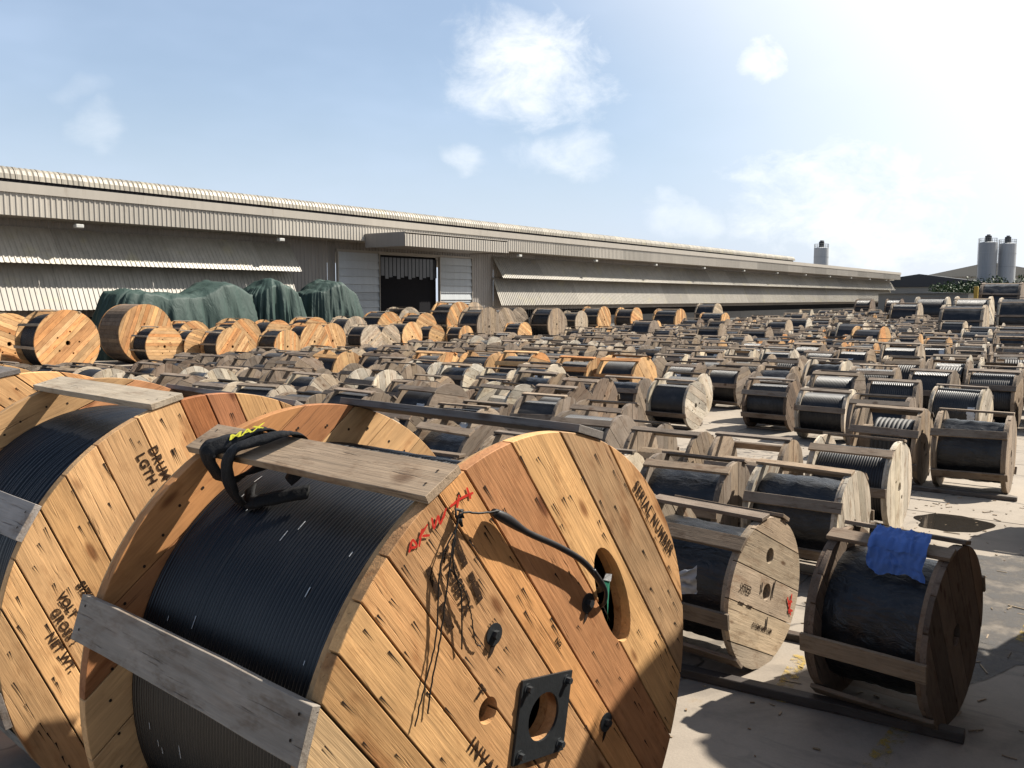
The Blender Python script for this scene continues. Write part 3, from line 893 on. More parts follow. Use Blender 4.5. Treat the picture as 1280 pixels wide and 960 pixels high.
for sx, sz in ((-1, -1), (-1, 1), (1, -1), (1, 1)):
    p = Ry(R_(11)) @ Vector((sx * .13, 0, sz * .13)); o = bolt(.015 + p.x, .01 + p.z, .022, .014, hub); o.location.y = -.012
for k in range(5):
    a = R_(51 + 72 * k - 1.); bolt(.515 * math.cos(a), .515 * math.sin(a), .043, .018, ffl)
for (x, z) in [(.515 * math.cos(R_(50 + 72 * k)), .515 * math.sin(R_(50 + 72 * k))) for k in range(5)]:
    v = [(x + .02, -.0018, z - .025), (x - .018, -.0018, z - .03), (x - .03, -.0018, z - .085), (x - .01, -.0018, z - .07)]
    q = ob('rust_stain', mk('rust_stain', v, [(0, 1, 2, 3)], M['nail']), ffl)


def stencil(s, x, z, ang, size, par, mat='stencil', spacing=1.05, name='stencil_lettering', weight=.0012):
    return ob(name, text_mesh(s, size, M[mat], spacing, weight), par, Tr(x, -.0022, z) @ Ry(-ang))


stencil('XTE3SBTX', -.475, .69, R_(-64), .062, ffl, spacing=1.0, weight=.003)
for (x, z, L) in ((-.585, .715, .13), (-.525, .575, .12), (-.455, .795, .13), (-.375, .645, .13)):
    ob('stencil_bar', box('stencil_bar', -L / 2, L / 2, -.0022, -.0016, -.0135, .0135, M['stencil']), ffl, Tr(x, 0, z) @ Ry(-R_(-64)))
stencil('SERIAL NUMBER', .86, .655, R_(-49), .068, ffl, spacing=1.08, weight=.002)
stencil('T', -.355, .235, hA, .075, ffl, weight=.002)
stencil('INVAL', -.335, -.03, hA, .075, ffl, spacing=1.2, weight=.002)
stencil('NO.', .125, .28, hA, .03, ffl)

# loose cable end, held by tie wire, coming out through the slot
cp = spline([(.46, .30, .36), (.44, .10, .40), (.40, -.025, .45), (.26, -.036, .59), (.08, -.038, .70), (-.12, -.038, .80), (-.24, -.036, .875), (-.31, -.03, .915)], 7)
ob('cable_end', mk('cable_end', *tube(cp, [.0135] * (len(cp) - 14) + [.0135 + .008 * math.sin(3.14 * i / 13) for i in range(14)], 10), M['cable'], True), ffl)
ob('cable_end', mk('cable_end', *tube(spline([(.49, .2, .30), (.45, .03, .34), (.43, -.02, .38), (.40, -.04, .45), (.30, -.05, .555)], 6), .009, 8), M['cable'], True), ffl)
for nm, pth, rd in (('tie_wire', [(-.30, -.05, .92), (-.38, -.035, .925), (-.475, -.02, .945)], .004),
                    ('tie_wire', [(-.475, -.02, .945), (-.50, -.03, .90), (-.57, -.02, .78), (-.59, -.015, .53), (-.64, -.012, .38), (-.69, -.01, .24)], .003),
                    ('tie_wire', [(-.475, -.02, .945), (-.53, -.035, .82), (-.575, -.02, .52), (-.61, -.012, .37), (-.63, -.01, .26)], .003),
                    ('tie_wire', [(-.475, -.02, .945), (-.51, -.02, .78), (-.47, -.02, .64), (-.46, -.012, .44)], .003),
                    ('tie_wire', [(-.52, -.015, .75), (-.46, -.025, .66), (-.42, -.02, .56), (-.39, -.012, .45), (-.36, -.01, .42)], .0025)):
    wob = [Vector(p) + Vector((.006 * noise.noise((i * .9, 1, len(pth))), 0, .004 * noise.noise((i * .7, 5, 2)))) for i, p in enumerate(spline(pth, 8))]
    ob(nm, mk(nm, *tube(wob, rd, 6), M['wire'], True), ffl)
ob('wire_knot', mk('wire_knot', *tube([(-.475 + .018 * math.cos(t * 1.9) * (1 - t / 14), -.02 + .014 * math.sin(t * 1.3), .945 - .004 * t + .012 * math.sin(t * 1.9)) for t in range(12)], .006, 6), M['wire'], True), ffl)
ob('paper_tag', mk('paper_tag', [(.43, -.012, .47), (.475, -.016, .475), (.515, .02, .40), (.525, .03, .25), (.50, .01, .27), (.46, -.01, .40)], [(0, 1, 2, 3, 4, 5)], M['green']), ffl)
ob('paper_tag', mk('paper_tag', [(.425, -.014, .475), (.44, -.018, .50), (.49, -.016, .485), (.478, -.018, .455)], [(0, 1, 2, 3)], M['film']), ffl)
# white print on the cable jacket
r = random.Random(5); mk_ = []
for k in range(26):
    a = r.uniform(R_(95), R_(190)); y = r.uniform(.2, 1.35); L = r.uniform(.015, .06) / .975; rad = .9765; wd = .0022
    v = []
    for j in range(4):
        q = a + L * j / 3; v += [(math.cos(q) * rad, y - wd, math.sin(q) * rad), (math.cos(q) * rad, y + wd, math.sin(q) * rad)]
    mk_.append((v, [(0, 1, 3, 2), (2, 3, 5, 4), (4, 5, 7, 6)]))
pm = ob('jacket_print', joined('jacket_print', mk_, M['film']), front, FA); pm['kind'] = 'stuff'

# second and third drum of the same row
lA = R_(-67)
cL = [newc(1.0), newc(1.05), newc(1.1), newc(.9), newc(1.08), (.56, .345, .175, .1), newc(1.12), (.50, .25, .115, .1), (.47, .20, .09, .1), newc(.9), newc(1.)]
left, lfl, LA = hero('cable_drum', 'huge fresh timber drum stencilled DRUM LGTH at the left edge', (2.955, 4.172, 0), -.09, 1.535,
                     [-.95, -.80, -.60, -.43, -.235, .005, .25, .40, .56, .80], lA, (104, 148, 192, 236, 60, 18), [('round', 0, 0, 0, .1, 0)], .985, 52, 83, cL, R_(23), (BAT_T, BAT_G, BAT_D), slack=.010)
for s, x, z, a, sz in (('DRUM :', -.335, .805, -68, .068), ('LGTH .', -.405, .785, -67, .068), ('SIZE :', -.745, .215, -64, .060), ('VOLT', -.84, .184, -65, .056), ('GROSS :', -.86, .08, -65, .058), ('NET WT.', -.88, -.046, -65, .058)):
    stencil(s, x, z, R_(a), sz, lfl, weight=.002)
hero('cable_drum', 'huge fresh timber drum farthest back in the left foreground row', (3.09, 6.45, 0), -.09, 1.535,
     [-.9, -.70, -.5, -.3, -.1, .12, .34, .56, .78, .98], R_(-40), (100, 144, 188, 56), [('round', 0, 0, 0, .1, 0)], .95, 50, 97, cL[::-1], R_(50), (BAT_D, BAT_G, BAT_D))

# webbing strap tied round the top batten of the front drum
st = bpy.data.objects.new('webbing_strap', None); COL.objects.link(st); st.matrix_basis = Tr(2.812, 1.908, 0) @ Rz(-.076) @ Tr(0, 0, HR)
tag(st, 'black webbing strap with yellow letters tied round the top batten of the front drum', 'strap')


def ribbon(path, nrm, wd, tk):
    P = spline(path, 7); NN = spline(nrm, 7); V = []; F = []
    n = len(P)
    for i in range(n):
        t = (P[min(i + 1, n - 1)] - P[max(i - 1, 0)]).normalized(); nn = NN[i]; nn = (nn - t * nn.dot(t)).normalized(); b = t.cross(nn)
        ww = wd * (1 + .12 * noise.noise((i * .35, wd * 40, 1)))
        for s, q in ((-1, 0), (-.45, 1), (.1, .72), (.5, 1), (1, 0), (.4, -.6), (-.4, -.6)): V.append(P[i] + b * s * ww / 2 + nn * q * tk * (1 + .5 * noise.noise((i * .5, s * 3, 4))))
    for i in range(n - 1):
        for k in range(7): F.append((i * 7 + k, i * 7 + (k + 1) % 7, (i + 1) * 7 + (k + 1) % 7, (i + 1) * 7 + k))
    F.append(tuple(range(6, -1, -1))); F.append(tuple(range((n - 1) * 7, n * 7)))
    return V, F


ba = R_(117); er = Vector((math.cos(ba), 0, math.sin(ba))); et = Vector((math.sin(ba), 0, -math.cos(ba))); ey = Vector((0, 1, 0))


def bp(t, y, h): return et * t + ey * y + er * (HR + h)     # t across the batten (+ towards the far side), y along it, h above its underside


# loop one lies flat over the batten near its far end, loop two crosses it and drops on to the cable
ob('loop', mk('loop', *ribbon([bp(-.115, 1.33, -.10), bp(-.118, 1.33, .02), bp(-.085, 1.31, .052), bp(.0, 1.24, .05), bp(.085, 1.17, .05), bp(.11, 1.14, .01), bp(.10, 1.13, -.06), bp(.0, 1.2, -.09), bp(-.09, 1.3, -.12)],
                             [-et, -et, er - et * .6, er, er + et * .5, et, et - er, -er, -er - et], .125, .010), M['web'], True), st)
ob('loop', mk('loop', *ribbon([bp(-.135, 1.20, -.20), bp(-.155, 1.185, -.10), bp(-.125, 1.17, .015), bp(-.07, 1.12, .07), bp(.0, 1.04, .072), bp(.08, .97, .058), bp(.115, .95, .01), bp(.10, .96, -.08), bp(.0, 1.0, -.14)],
                             [-et, -et, er - et, er, er, er + et * .4, et, et - er, -er], .11, .011), M['web'], True), st)
ob('tail', mk('tail', *ribbon([bp(-.06, 1.22, -.165), bp(-.13, 1.13, -.172), bp(-.10, 1.02, -.160), bp(-.05, .90, -.150), bp(-.02, .84, -.150)], [er - et * .5] * 5, .07, .008), M['web'], True), st)
tm = text_mesh('MAX', .075, M['yellow'], .95, .0015); tm.transform(Matrix.Rotation(R_(-90), 4, 'X'))
tx = (et * .75 - ey * .66).normalized(); ty = er.cross(tx)
ob('lettering', tm, st, Matrix(((tx.x, ty.x, er.x, 0), (tx.y, ty.y, er.y, 0), (tx.z, ty.z, er.z, 0), (0, 0, 0, 1))).copy()).location = bp(.035, 1.205, .0685)

# ------------------------------------------------------------------ the yard full of drums
ORD = 'zeroth first second third fourth fifth sixth seventh eighth ninth tenth eleventh twelfth thirteenth fourteenth fifteenth sixteenth seventeenth eighteenth nineteenth twentieth twenty-first twenty-second twenty-third twenty-fourth twenty-fifth twenty-sixth twenty-seventh twenty-eighth twenty-ninth thirtieth'.split()


def project(p):
    d = Vector(p) - EYE; z = d.dot(fw); return 640 + FPX * d.dot(rt) / z, 480 - FPX * d.dot(up) / z, z


placed = []     # footprints (x0, x1, y0, y1)


def free(x, y, D, W, m=.04):
    b = (x - D / 2, x + D / 2, y, y + W)
    return all(b[1] + m < q[0] or b[0] - m > q[1] or b[3] + m < q[2] or b[2] - m > q[3] for q in placed)


def occupy(x, y, D, W): placed.append((x - D / 2, x + D / 2, y, y + W))


occupy(2.95, 1.9, 2.4, 6.2)
count = 0
# drums one can single out: x, y of the near flange, diameter, width, board tone, batten tone, content, roll, yaw, battens, label
NAMED = [
    (6.78, 3.5, 1.13, .95, 'tan', 'grey', 'cable', .3, .02, 7, 'pale drum half hidden behind the tan stencilled one'),
    (9.12, 2.33, 1.12, .98, 'white', 'drab', 'wrap', 1.2, -.04, 7, 'bleached white drum with crumpled black plastic, left of the cracked one'),
    (8.9, 3.50, 1.12, .95, 'grey', 'grey', 'wrap', 1.5, .03, 7, 'weathered grey drum of wrapped black cable beside the bleached pair'),
    (8.85, 4.72, 1.1, .95, 'white', 'grey', 'empty', .6, .10, 6, 'bleached drum peeping past the rim of the huge front drum'),
    (11.32, 2.38, 1.12, .98, 'white', 'drab', 'cable', 1.45, -.04, 7, 'deeply cracked bleached drum beside the puddle'),
    (10.85, 3.55, 1.1, .95, 'drab', 'grey', 'empty', 1.5, .04, 6, 'drab empty drum just left of the cracked bleached one'),
    (10.8, 4.72, 1.1, .95, 'drab', 'grey', 'empty', 1.0, .02, 6, 'empty drum with pale barrel, second left of the cracked one'),
    (14.56, 1.56, 1.17, .98, 'drab', 'grey', 'wrap', 1.5, 0., 6, 'open slatted drum with wrapped cable standing right of the puddle'),
    (14.51, 2.72, 1.17, .98, 'drab', 'grey', 'coil', 1.4, -.03, 7, 'drum with thick grey rope coils and a cracked flange behind puddle'),
    (12.2, .02, 1.15, .98, 'drab', 'grey', 'cable', .9, 0., 6, 'dark drum cut off by the right edge beside the puddle'),
    (12.1, 5.9, .95, .90, 'grey', 'grey', 'coil', 1.55, .03, 5, 'small grey drum with ribbed rope coils behind the huge front drum'),
    (13.05, 7.0, 1.1, .95, 'grey', 'grey', 'empty', 1.5, .05, 6, 'grey drum with broad upright boards behind the ribbed coil'),
    (17.74, 7.94, 1.06, .95, 'white', 'grey', 'cable', .4, -.03, 7, 'white painted flange drum at the bare patch of concrete'),
    (19.75, 8.62, 1.06, .95, 'white', 'grey', 'cable', .9, .02, 7, 'second white flange peeping from behind the first white one'),
    (18.78, 6.12, 1.10, .98, 'brown', 'grey', 'cable', .85, -.02, 7, 'red brown flange drum right of the bare patch of concrete'),
    (17.96, 4.71, 1.06, .98, 'white', 'grey', 'cable', 1.6, -.02, 7, 'drum with narrow pale flange right of the red brown one'),
    (16.6, 3.35, 1.12, .98, 'grey', 'grey', 'wrap', 1.1, .02, 6, 'glossy black wrapped drum with a grey flange'),
    (14.7, 10.38, 1.1, .95, 'white', 'grey', 'empty', .2, -.18, 6, 'round bleached flange with dark holes above the front drum batten'),
    (14.02, 15.58, 1.1, .95, 'white', 'grey', 'cable', .7, -.05, 7, 'round pale flange with a dark hub above the second huge drum'),
    (20.23, 10.47, 1.36, 1.1, 'new', 'new', 'cable', .8, -.02, 8, 'orange drum with a red brown lower flange at the right end of row'),
    (19.45, 8.70 + 1.3, .0, 0, '', '', '', 0, 0, 0, None),
    (20.0, 11.75, 1.30, 1.05, 'new', 'new', 'cable', 1.5, .02, 8, 'fresh orange drum, second from right in the orange row'),
    (20.25, 13.75, 1.36, 1.1, 'new', 'new', 'cable', .2, .03, 8, 'fresh orange drum with a wide lit rim, third in the orange row'),
    (20.1, 15.1, 1.30, 1.1, 'new', 'new', 'cable', 1., -.02, 8, 'fresh orange drum, fourth from right in the orange row'),
    (19.6, 16.5, 1.30, 1.05, 'new', 'new', 'cable', 2., .02, 8, 'fresh orange drum, fifth from right in the orange row'),
    (18.9, 17.9, 1.28, 1.05, 'brown', 'brown', 'cable', .3, .02, 8, 'red brown stained drum near the left end of the orange row'),
    (18.2, 19.2, 1.30, 1.05, 'new', 'new', 'cable', 1.3, .0, 8, 'fresh orange drum at the left end of the orange row'),
    (30.0, 5.85, 1.43, 1.1, 'tan', 'grey', 'cable', 1.6, 0., 7, 'tall drum with a pale pitted flange among low grey ones'),
    (22.7, 7.4, 1.1, .95, 'drab', 'grey', 'wrap', .7, .02, 7, 'dull drab drum third right of the orange row end'),
]
for (x, y, Dm, W, tone, bt, cont, roll, yaw, nbat, lab) in NAMED:
    if not lab: continue
    rr = random.Random(int(x * 100 + y * 10))
    dep = project((x, y, 0))[2]
    s = small_spec(rr.randrange(4), dep < 27, cont, rr, nbat)
    build_drum(s, PR, (x, y, 0), yaw, roll, Dm / (2 * PR), W / PW, tone, bt, lab, 'cable drums standing in the yard', int(x * 977 + y * 13), .06)
    occupy(x, y, Dm, W); count += 1

# the two nearest yard drums, built after their own boards and battens


def near_pair(loc, yaw, R, joints, ang, holes, batts, tone, bt, cont, lab, seed, W=.98):
    me, subs = flange(R, .07, joints, ang, seed, M['wood'], gap=.008, holes=holes, split=True, ragged=.015, nseg=48)
    rr = random.Random(seed); k = R / PR
    S = Matrix.Diagonal((k, W / PW, k, 1))
    spec = [('flange', me, Matrix(), 'f', subs), ('flange', flange(R, .07, [j * .9 + .03 for j in joints], 0, seed + 1, M['wood'], gap=.008, split=True, ragged=.015)[0], Tr(0, W - .07, 0), 'f', [])]
    f2 = flange(R, .07, [j * .9 + .03 for j in joints], 0, seed + 1, M['wood'], gap=.008, split=True, ragged=.015)
    spec[1] = ('flange', f2[0], Tr(0, W - .07, 0) @ Ry(.9), 'f', f2[1])
    for n, m_, mt, ck, sb in CONT[cont]: spec.append((n, m_, S @ mt, ck, sb))
    for i, a in enumerate(batts): spec.append(('batten', batten_mesh(W + .02, .125, .03, M['wood'], seed + i), batten_M(R, R_(a), W), 'b', []))
    o = build_drum(spec, R, loc, yaw, 0., 1., 1., tone, bt, lab, 'cable drums standing in the yard', seed, -1)
    occupy(loc[0], loc[1], 2 * R, W + .15); return o


near_pair((6.365, .943, 0), -.12, .605, [-.40, -.19, .04, .25, .44], R_(-58), [('round', .0, .0, 0, .075, 0)], (108, 78, -173, -128, 20, -80), 'brown', 'drab', 'wrap', 'dark brown drum with a blue cloth over its top batten', 501, .80)
k2 = near_pair((6.503, 2.294, 0), -.12, .59, [-.441, -.154, .119, .40], R_(-25), [('round', .01, 0, 0, .066, 0), ('round', .047, .279, 0, .062, 0)], (131, 62, -173, -134, 96, -95), 'tan', 'grey', 'wrap', 'pale tan drum with red mark and stencil on its lit flange', 521)
k2f = [c for c in k2.children if c.name.startswith('flange')][0]
stencil('0/1EM0 M01.UM', -.06, -.27, R_(-25), .052, k2f, spacing=1.0)
stencil('XTE3', -.34, .11, R_(-25), .085, k2f, spacing=.9, weight=.001)
for q in ((-.40, .02), (-.27, -.04)): ob('stencil_bar', box('stencil_bar', -.045, .045, -.0022, -.0016, -.007, .007, M['stencil']), k2f, Tr(q[0], 0, q[1]) @ Ry(R_(25)))


def strokes(name, lines, wd, par, mat, y=-.0024, seed=1):
    pr_ = []
    for ln in lines:
        P = spline([(p[0], 0, p[1]) for p in ln], 5); n = len(P); v = []; f = []
        for i in range(n):
            t = (P[min(i + 1, n - 1)] - P[max(i - 1, 0)]).normalized(); nn = Vector((-t.z, 0, t.x)); w_ = wd * (1 + .5 * noise.noise((i * .9, seed, len(pr_)))) * (.6 if i in (0, n - 1) else 1)
            v += [P[i] + nn * w_ + Vector((0, y, 0)), P[i] - nn * w_ + Vector((0, y, 0))]
        for i in range(n - 1): f.append((2 * i, 2 * i + 1, 2 * i + 3, 2 * i + 2))
        pr_.append((v, f)); y -= .0004
    return ob(name, joined(name, pr_, M[mat]), par)


strokes('red_mark', [[(.36, -.13), (.40, -.22), (.43, -.30)], [(.44, -.12), (.42, -.2), (.39, -.27)], [(.37, -.17), (.45, -.19)], [(.38, -.24), (.46, -.27)]], .011, k2f, 'red')
strokes('nail_hole', [[(.14, .06), (.10, -.02), (.09, -.07)], [(-.08, .10), (-.09, .02)], [(.02, -.20), (.0, -.30)]], .010, k2f, 'nail')
# red brush marks on the front drum
strokes('red_arrow', [[(-.505, .965), (-.45, .985), (-.385, .995)], [(-.42, 1.02), (-.40, .975)], [(-.47, .955), (-.46, 1.0)]], .005, ffl, 'red')
strokes('red_mark', [[(-.70, .845), (-.685, .885), (-.665, .86), (-.695, .86)], [(-.655, .855), (-.64, .915)], [(-.655, .885), (-.615, .925)], [(-.64, .89), (-.605, .885)], [(-.595, .945), (-.585, .905), (-.565, .945), (-.555, .915), (-.525, .965)], [(-.54, .93), (-.53, .955)]], .0045, ffl, 'red')

# big drums in front of the shed
BIGS = [
    (16.57, 32.2, 2.44, 1.5, 'new', 'tan', 'cable', -.75, 0., 'largest striped fresh drum left of the tarpaulins'),
    (15.6, 34.6, 2.3, 1.3, 'new', 'tan', 'cable', .4, 0., 'fresh drum showing only battens behind the largest striped one'),
    (12.6, 31.0, 2.2, 1.4, 'new', 'new', 'cable', .2, 0., 'fresh orange drum cut by the left picture edge'),
    (14.2, 36.6, 2.3, 1.4, 'new', 'tan', 'cable', .9, 0., 'pale fresh drum peeping over at the far left'),
    (21.8, 35.6, 2.60, 1.7, 'new', 'brown', 'lagged', -1.2, 0., 'very large board lagged drum below the left tarpaulin'),
    (21.05, 33.1, 1.72, 1.2, 'new', 'tan', 'cable', .05, 0., 'fresh drum with a dark hub in front of the lagged one'),
    (23.9, 35.2, 1.84, 1.3, 'new', 'tan', 'cable', .6, 0., 'fresh flange half hidden behind the dark hub one'),
    (23.14, 31.4, 1.64, 1.1, 'new', 'tan', 'cable', -.9, 0., 'fresh drum with slanting boards and a black slot near the hub'),
    (22.6, 32.9, 1.55, .95, 'new', 'tan', 'cable', .3, 0., 'second black wound drum behind the slanting boarded one'),
    (25.57, 30.8, 1.47, 1.2, 'new', 'tan', 'wrap', 1.6, 0., 'fresh drum with upright boards below the right tarpaulin'),
    (27.65, 31.4, 1.71, 1.1, 'new', 'new', 'cable', -.9, 0., 'fresh drum with bold diagonal boards, left of a pair'),
    (28.95, 31.6, 1.68, 1.1, 'new', 'new', 'cable', 1.2, 0., 'fresh drum, right of the pair with bold boards'),
    (26.2, 34.6, 1.9, 1.3, 'new', 'new', 'cable', .8, 0., 'orange flange peeping behind the slanting boarded drum'),
    (28.2, 34.6, 1.8, 1.3, 'new', 'tan', 'cable', .1, 0., 'pale flange peeping behind the upright boarded drum'),
    (31.69, 31.75, 1.53, 1.1, 'tan', 'tan', 'cable', -.6, 0., 'tan drum in front of the shed doorway, left one'),
    (33.2, 31.9, 1.5, 1.1, 'tan', 'tan', 'cable', .6, 0., 'tan flange overlapping the left doorway drum'),
    (35.2, 32.2, 1.6, 1.2, 'new', 'tan', 'cable', .9, 0., 'orange drum between the doorway drums and the small pair'),
    (37.33, 32.3, 1.38, 1.0, 'new', 'tan', 'cable', .3, 0., 'small orange rimmed drum, left of the small pair'),
    (38.7, 31.3, 1.33, 1.0, 'new', 'tan', 'cable', 1.4, 0., 'small upright boarded drum, right of the small pair'),
    (41.99, 32.2, 2.33, 1.5, 'drab', 'grey', 'cable', 1.5, 0., 'large greyed tan drum right of the doorway'),
    (42.88, 30.2, 1.45, 1.1, 'new', 'tan', 'cable', .5, 0., 'small bright yellow flange drum with a dark slot'),
    (44.25, 36.3, 2.64, 1.6, 'new', 'tan', 'cable', .9, 0., 'large bright fresh drum right under the shed doorway'),
    (45.6, 33.6, 2.25, 1.4, 'drab', 'grey', 'cable', .9, 0., 'large grey tan drum partly behind the greyed one'),
    (48.6, 34.7, 2.25, 1.4, 'drab', 'grey', 'wrap', .5, 0., 'large drum with grey tan flange under the doorway right jamb'),
    (50.34, 32.8, 2.20, 1.5, 'drab', 'grey', 'wrap', 1.5, 0., 'large black wrapped drum with tan flange, rightmost by doorway'),
    (52.6, 34.0, 1.9, 1.2, 'grey', 'grey', 'cable', .2, 0., 'grey flange just behind the rightmost large wrapped drum'),
    (40.0, 37.6, 1.7, 1.3, 'tan', 'tan', 'lagged', .9, 0., 'tan lagged drum low before the dark doorway'),
    (37.5, 37.4, 1.7, 1.3, 'new', 'tan', 'cable', .9, 0., 'fresh flange drum before the dark doorway'),
    (39.6, 35.1, 2.0, 1.3, 'new', 'tan', 'cable', .4, 0., 'orange rimmed drum packed before the left half of the doorway'),
    (33.4, 34.6, 1.9, 1.3, 'tan', 'tan', 'cable', 1.1, 0., 'tan drum packed behind the left doorway pair'),
    (30.6, 34.6, 1.9, 1.3, 'new', 'tan', 'cable', .2, 0., 'fresh drum packed right of the last tarpaulin'),
    (36.4, 35.0, 2.1, 1.4, 'new', 'tan', 'full', .7, 0., 'fresh full drum packed below the left door leaf'),
    (47.4, 37.6, 2.6, 1.5, 'tan', 'grey', 'cable', 1.3, 0., 'tall tan drum below the right door leaf'),
    (42.0, 38.6, 2.3, 1.5, 'tan', 'grey', 'wrap', .5, 0., 'dark wrapped drum rising into the black doorway'),
    (55.4, 36.2, 2.1, 1.5, 'new', 'tan', 'cable', .5, 0., 'fresh drum under the start of the right awning'),
    (58.8, 36.0, 1.9, 1.4, 'tan', 'tan', 'cable', 1.5, 0., 'tan drum under the right awning beside the window grille'),
    (63.0, 36.4, 2.2, 1.7, 'new', 'tan', 'cable', .9, 0., 'black wound drum with orange rim below the right awning, leftmost'),
    (66.0, 35.0, 2.1, 1.6, 'new', 'tan', 'cable', .4, 0., 'black wound drum with orange rim below the right awning, second'),
    (60.48, 28.4, 2.08, 1.9, 'new', 'tan', 'cable', 1.5, 0., 'large black drum with bright orange holed flange at mid right'),
    (61.2, 25.2, 1.81, 1.8, 'new', 'tan', 'wrap', -.9, 0., 'large black wrapped drum with tan flange at mid right'),
    (75.9, 32.0, 2.4, 1.8, 'tan', 'grey', 'wrap', .3, 0., 'large drum with a pale yellow flange against the awning'),
    (60.7, 19.6, 1.5, 2.6, 'tan', 'drab', 'lagged', 1.0, 0., 'long board lagged drum lying among the far drums'),
    (63.5, 5.6, 2.9, 2.3, 'white', 'grey', 'wrap', .7, 0., 'tall black cable drum with a white flange at right edge'),
    (54.5, 7.4, 2.5, 2.2, 'tan', 'grey', 'wrap', 1.7, 0., 'tall drum with a pale narrow flange in the far right crowd'),
    (70.0, 9.2, 3.0, 2.3, 'white', 'grey', 'cable', .4, 0., 'tall white flange drum below the twin silos'),
    (85.4, 14.6, 3.0, 2.6, 'white', 'grey', 'cable', .9, 0., 'tall white flange drum below the trees'),
    (80.0, 15.8, 2.5, 2.2, 'tan', 'grey', 'cable', .9, 0., 'tall tan flange drum left of the white one below the trees'),
    (98.0, 10.3, 4.4, 3.5, 'grey', 'grey', 'wrap', .9, 0., 'huge glossy black coil at the right edge beside the ochre post'),
    (110., 27.0, 2.8, 1.8, 'brown', 'brown', 'cable', .9, 0., 'dark brown flange before the shed end, left of two'),
    (116., 25.0, 2.8, 1.8, 'brown', 'brown', 'cable', .2, 0., 'dark brown flange before the shed end, right of two'),
    (29.2, 2.6, .0, 0, '', '', '', 0, 0, None),
]
for (x, y, Dm, W, tone, bt, cont, roll, yaw, lab) in BIGS:
    if not lab: continue
    rr = random.Random(int(x * 31 + y * 17))
    s = big_spec(cont, project((x, y, 0))[2] < 43, rr)
    build_drum(s, BR, (x, y, 0), yaw, roll, Dm / (2 * BR), W / BW, tone, bt, lab, 'large drums towards the shed', int(x * 577 + y * 31), .05)
    occupy(x, y, Dm, W); count += 1
for k in range(5):
    x = 50.6 + k * .2; y = 29.4 - k * 1.15
    rr = random.Random(k); s = small_spec(k % 4, False, 'full', rr, 7)
    build_drum(s, PR, (x + 3.2, y, 0), 0, k, .86, 1.05, ('white', 'drab', 'drab', 'tan', 'tan')[k], 'grey', 'small black wound drum, %s from left in the short line below the awning' % ORD[k + 1], 'short line of small black drums', k + 900, .1)
    occupy(x + 3.2, y, 1., 1.); count += 1

# the rows: drums stand flange to flange along Y; a row for every step in X
ROWS = [6.6, 8.9, 10.9, 12.7, 14.5, 16.3, 18.1, 20.0]
x = 21.9
while x < 150: ROWS.append(x); x += 1.75 + .35 * rng.random()
SIL = [(-99, 476), (0, 476), (130, 480), (200, 497), (290, 500), (350, 511), (420, 512), (450, 516), (530, 556), (556, 602), (600, 576), (650, 548), (700, 541), (760, 556), (800, 598), (850, 735), (853, 970), (1400, 970)]


def sil(px):
    for (a, ya), (b, yb) in zip(SIL[:-1], SIL[1:]):
        if a <= px <= b: return ya + (yb - ya) * (px - a) / (b - a)
    return 970


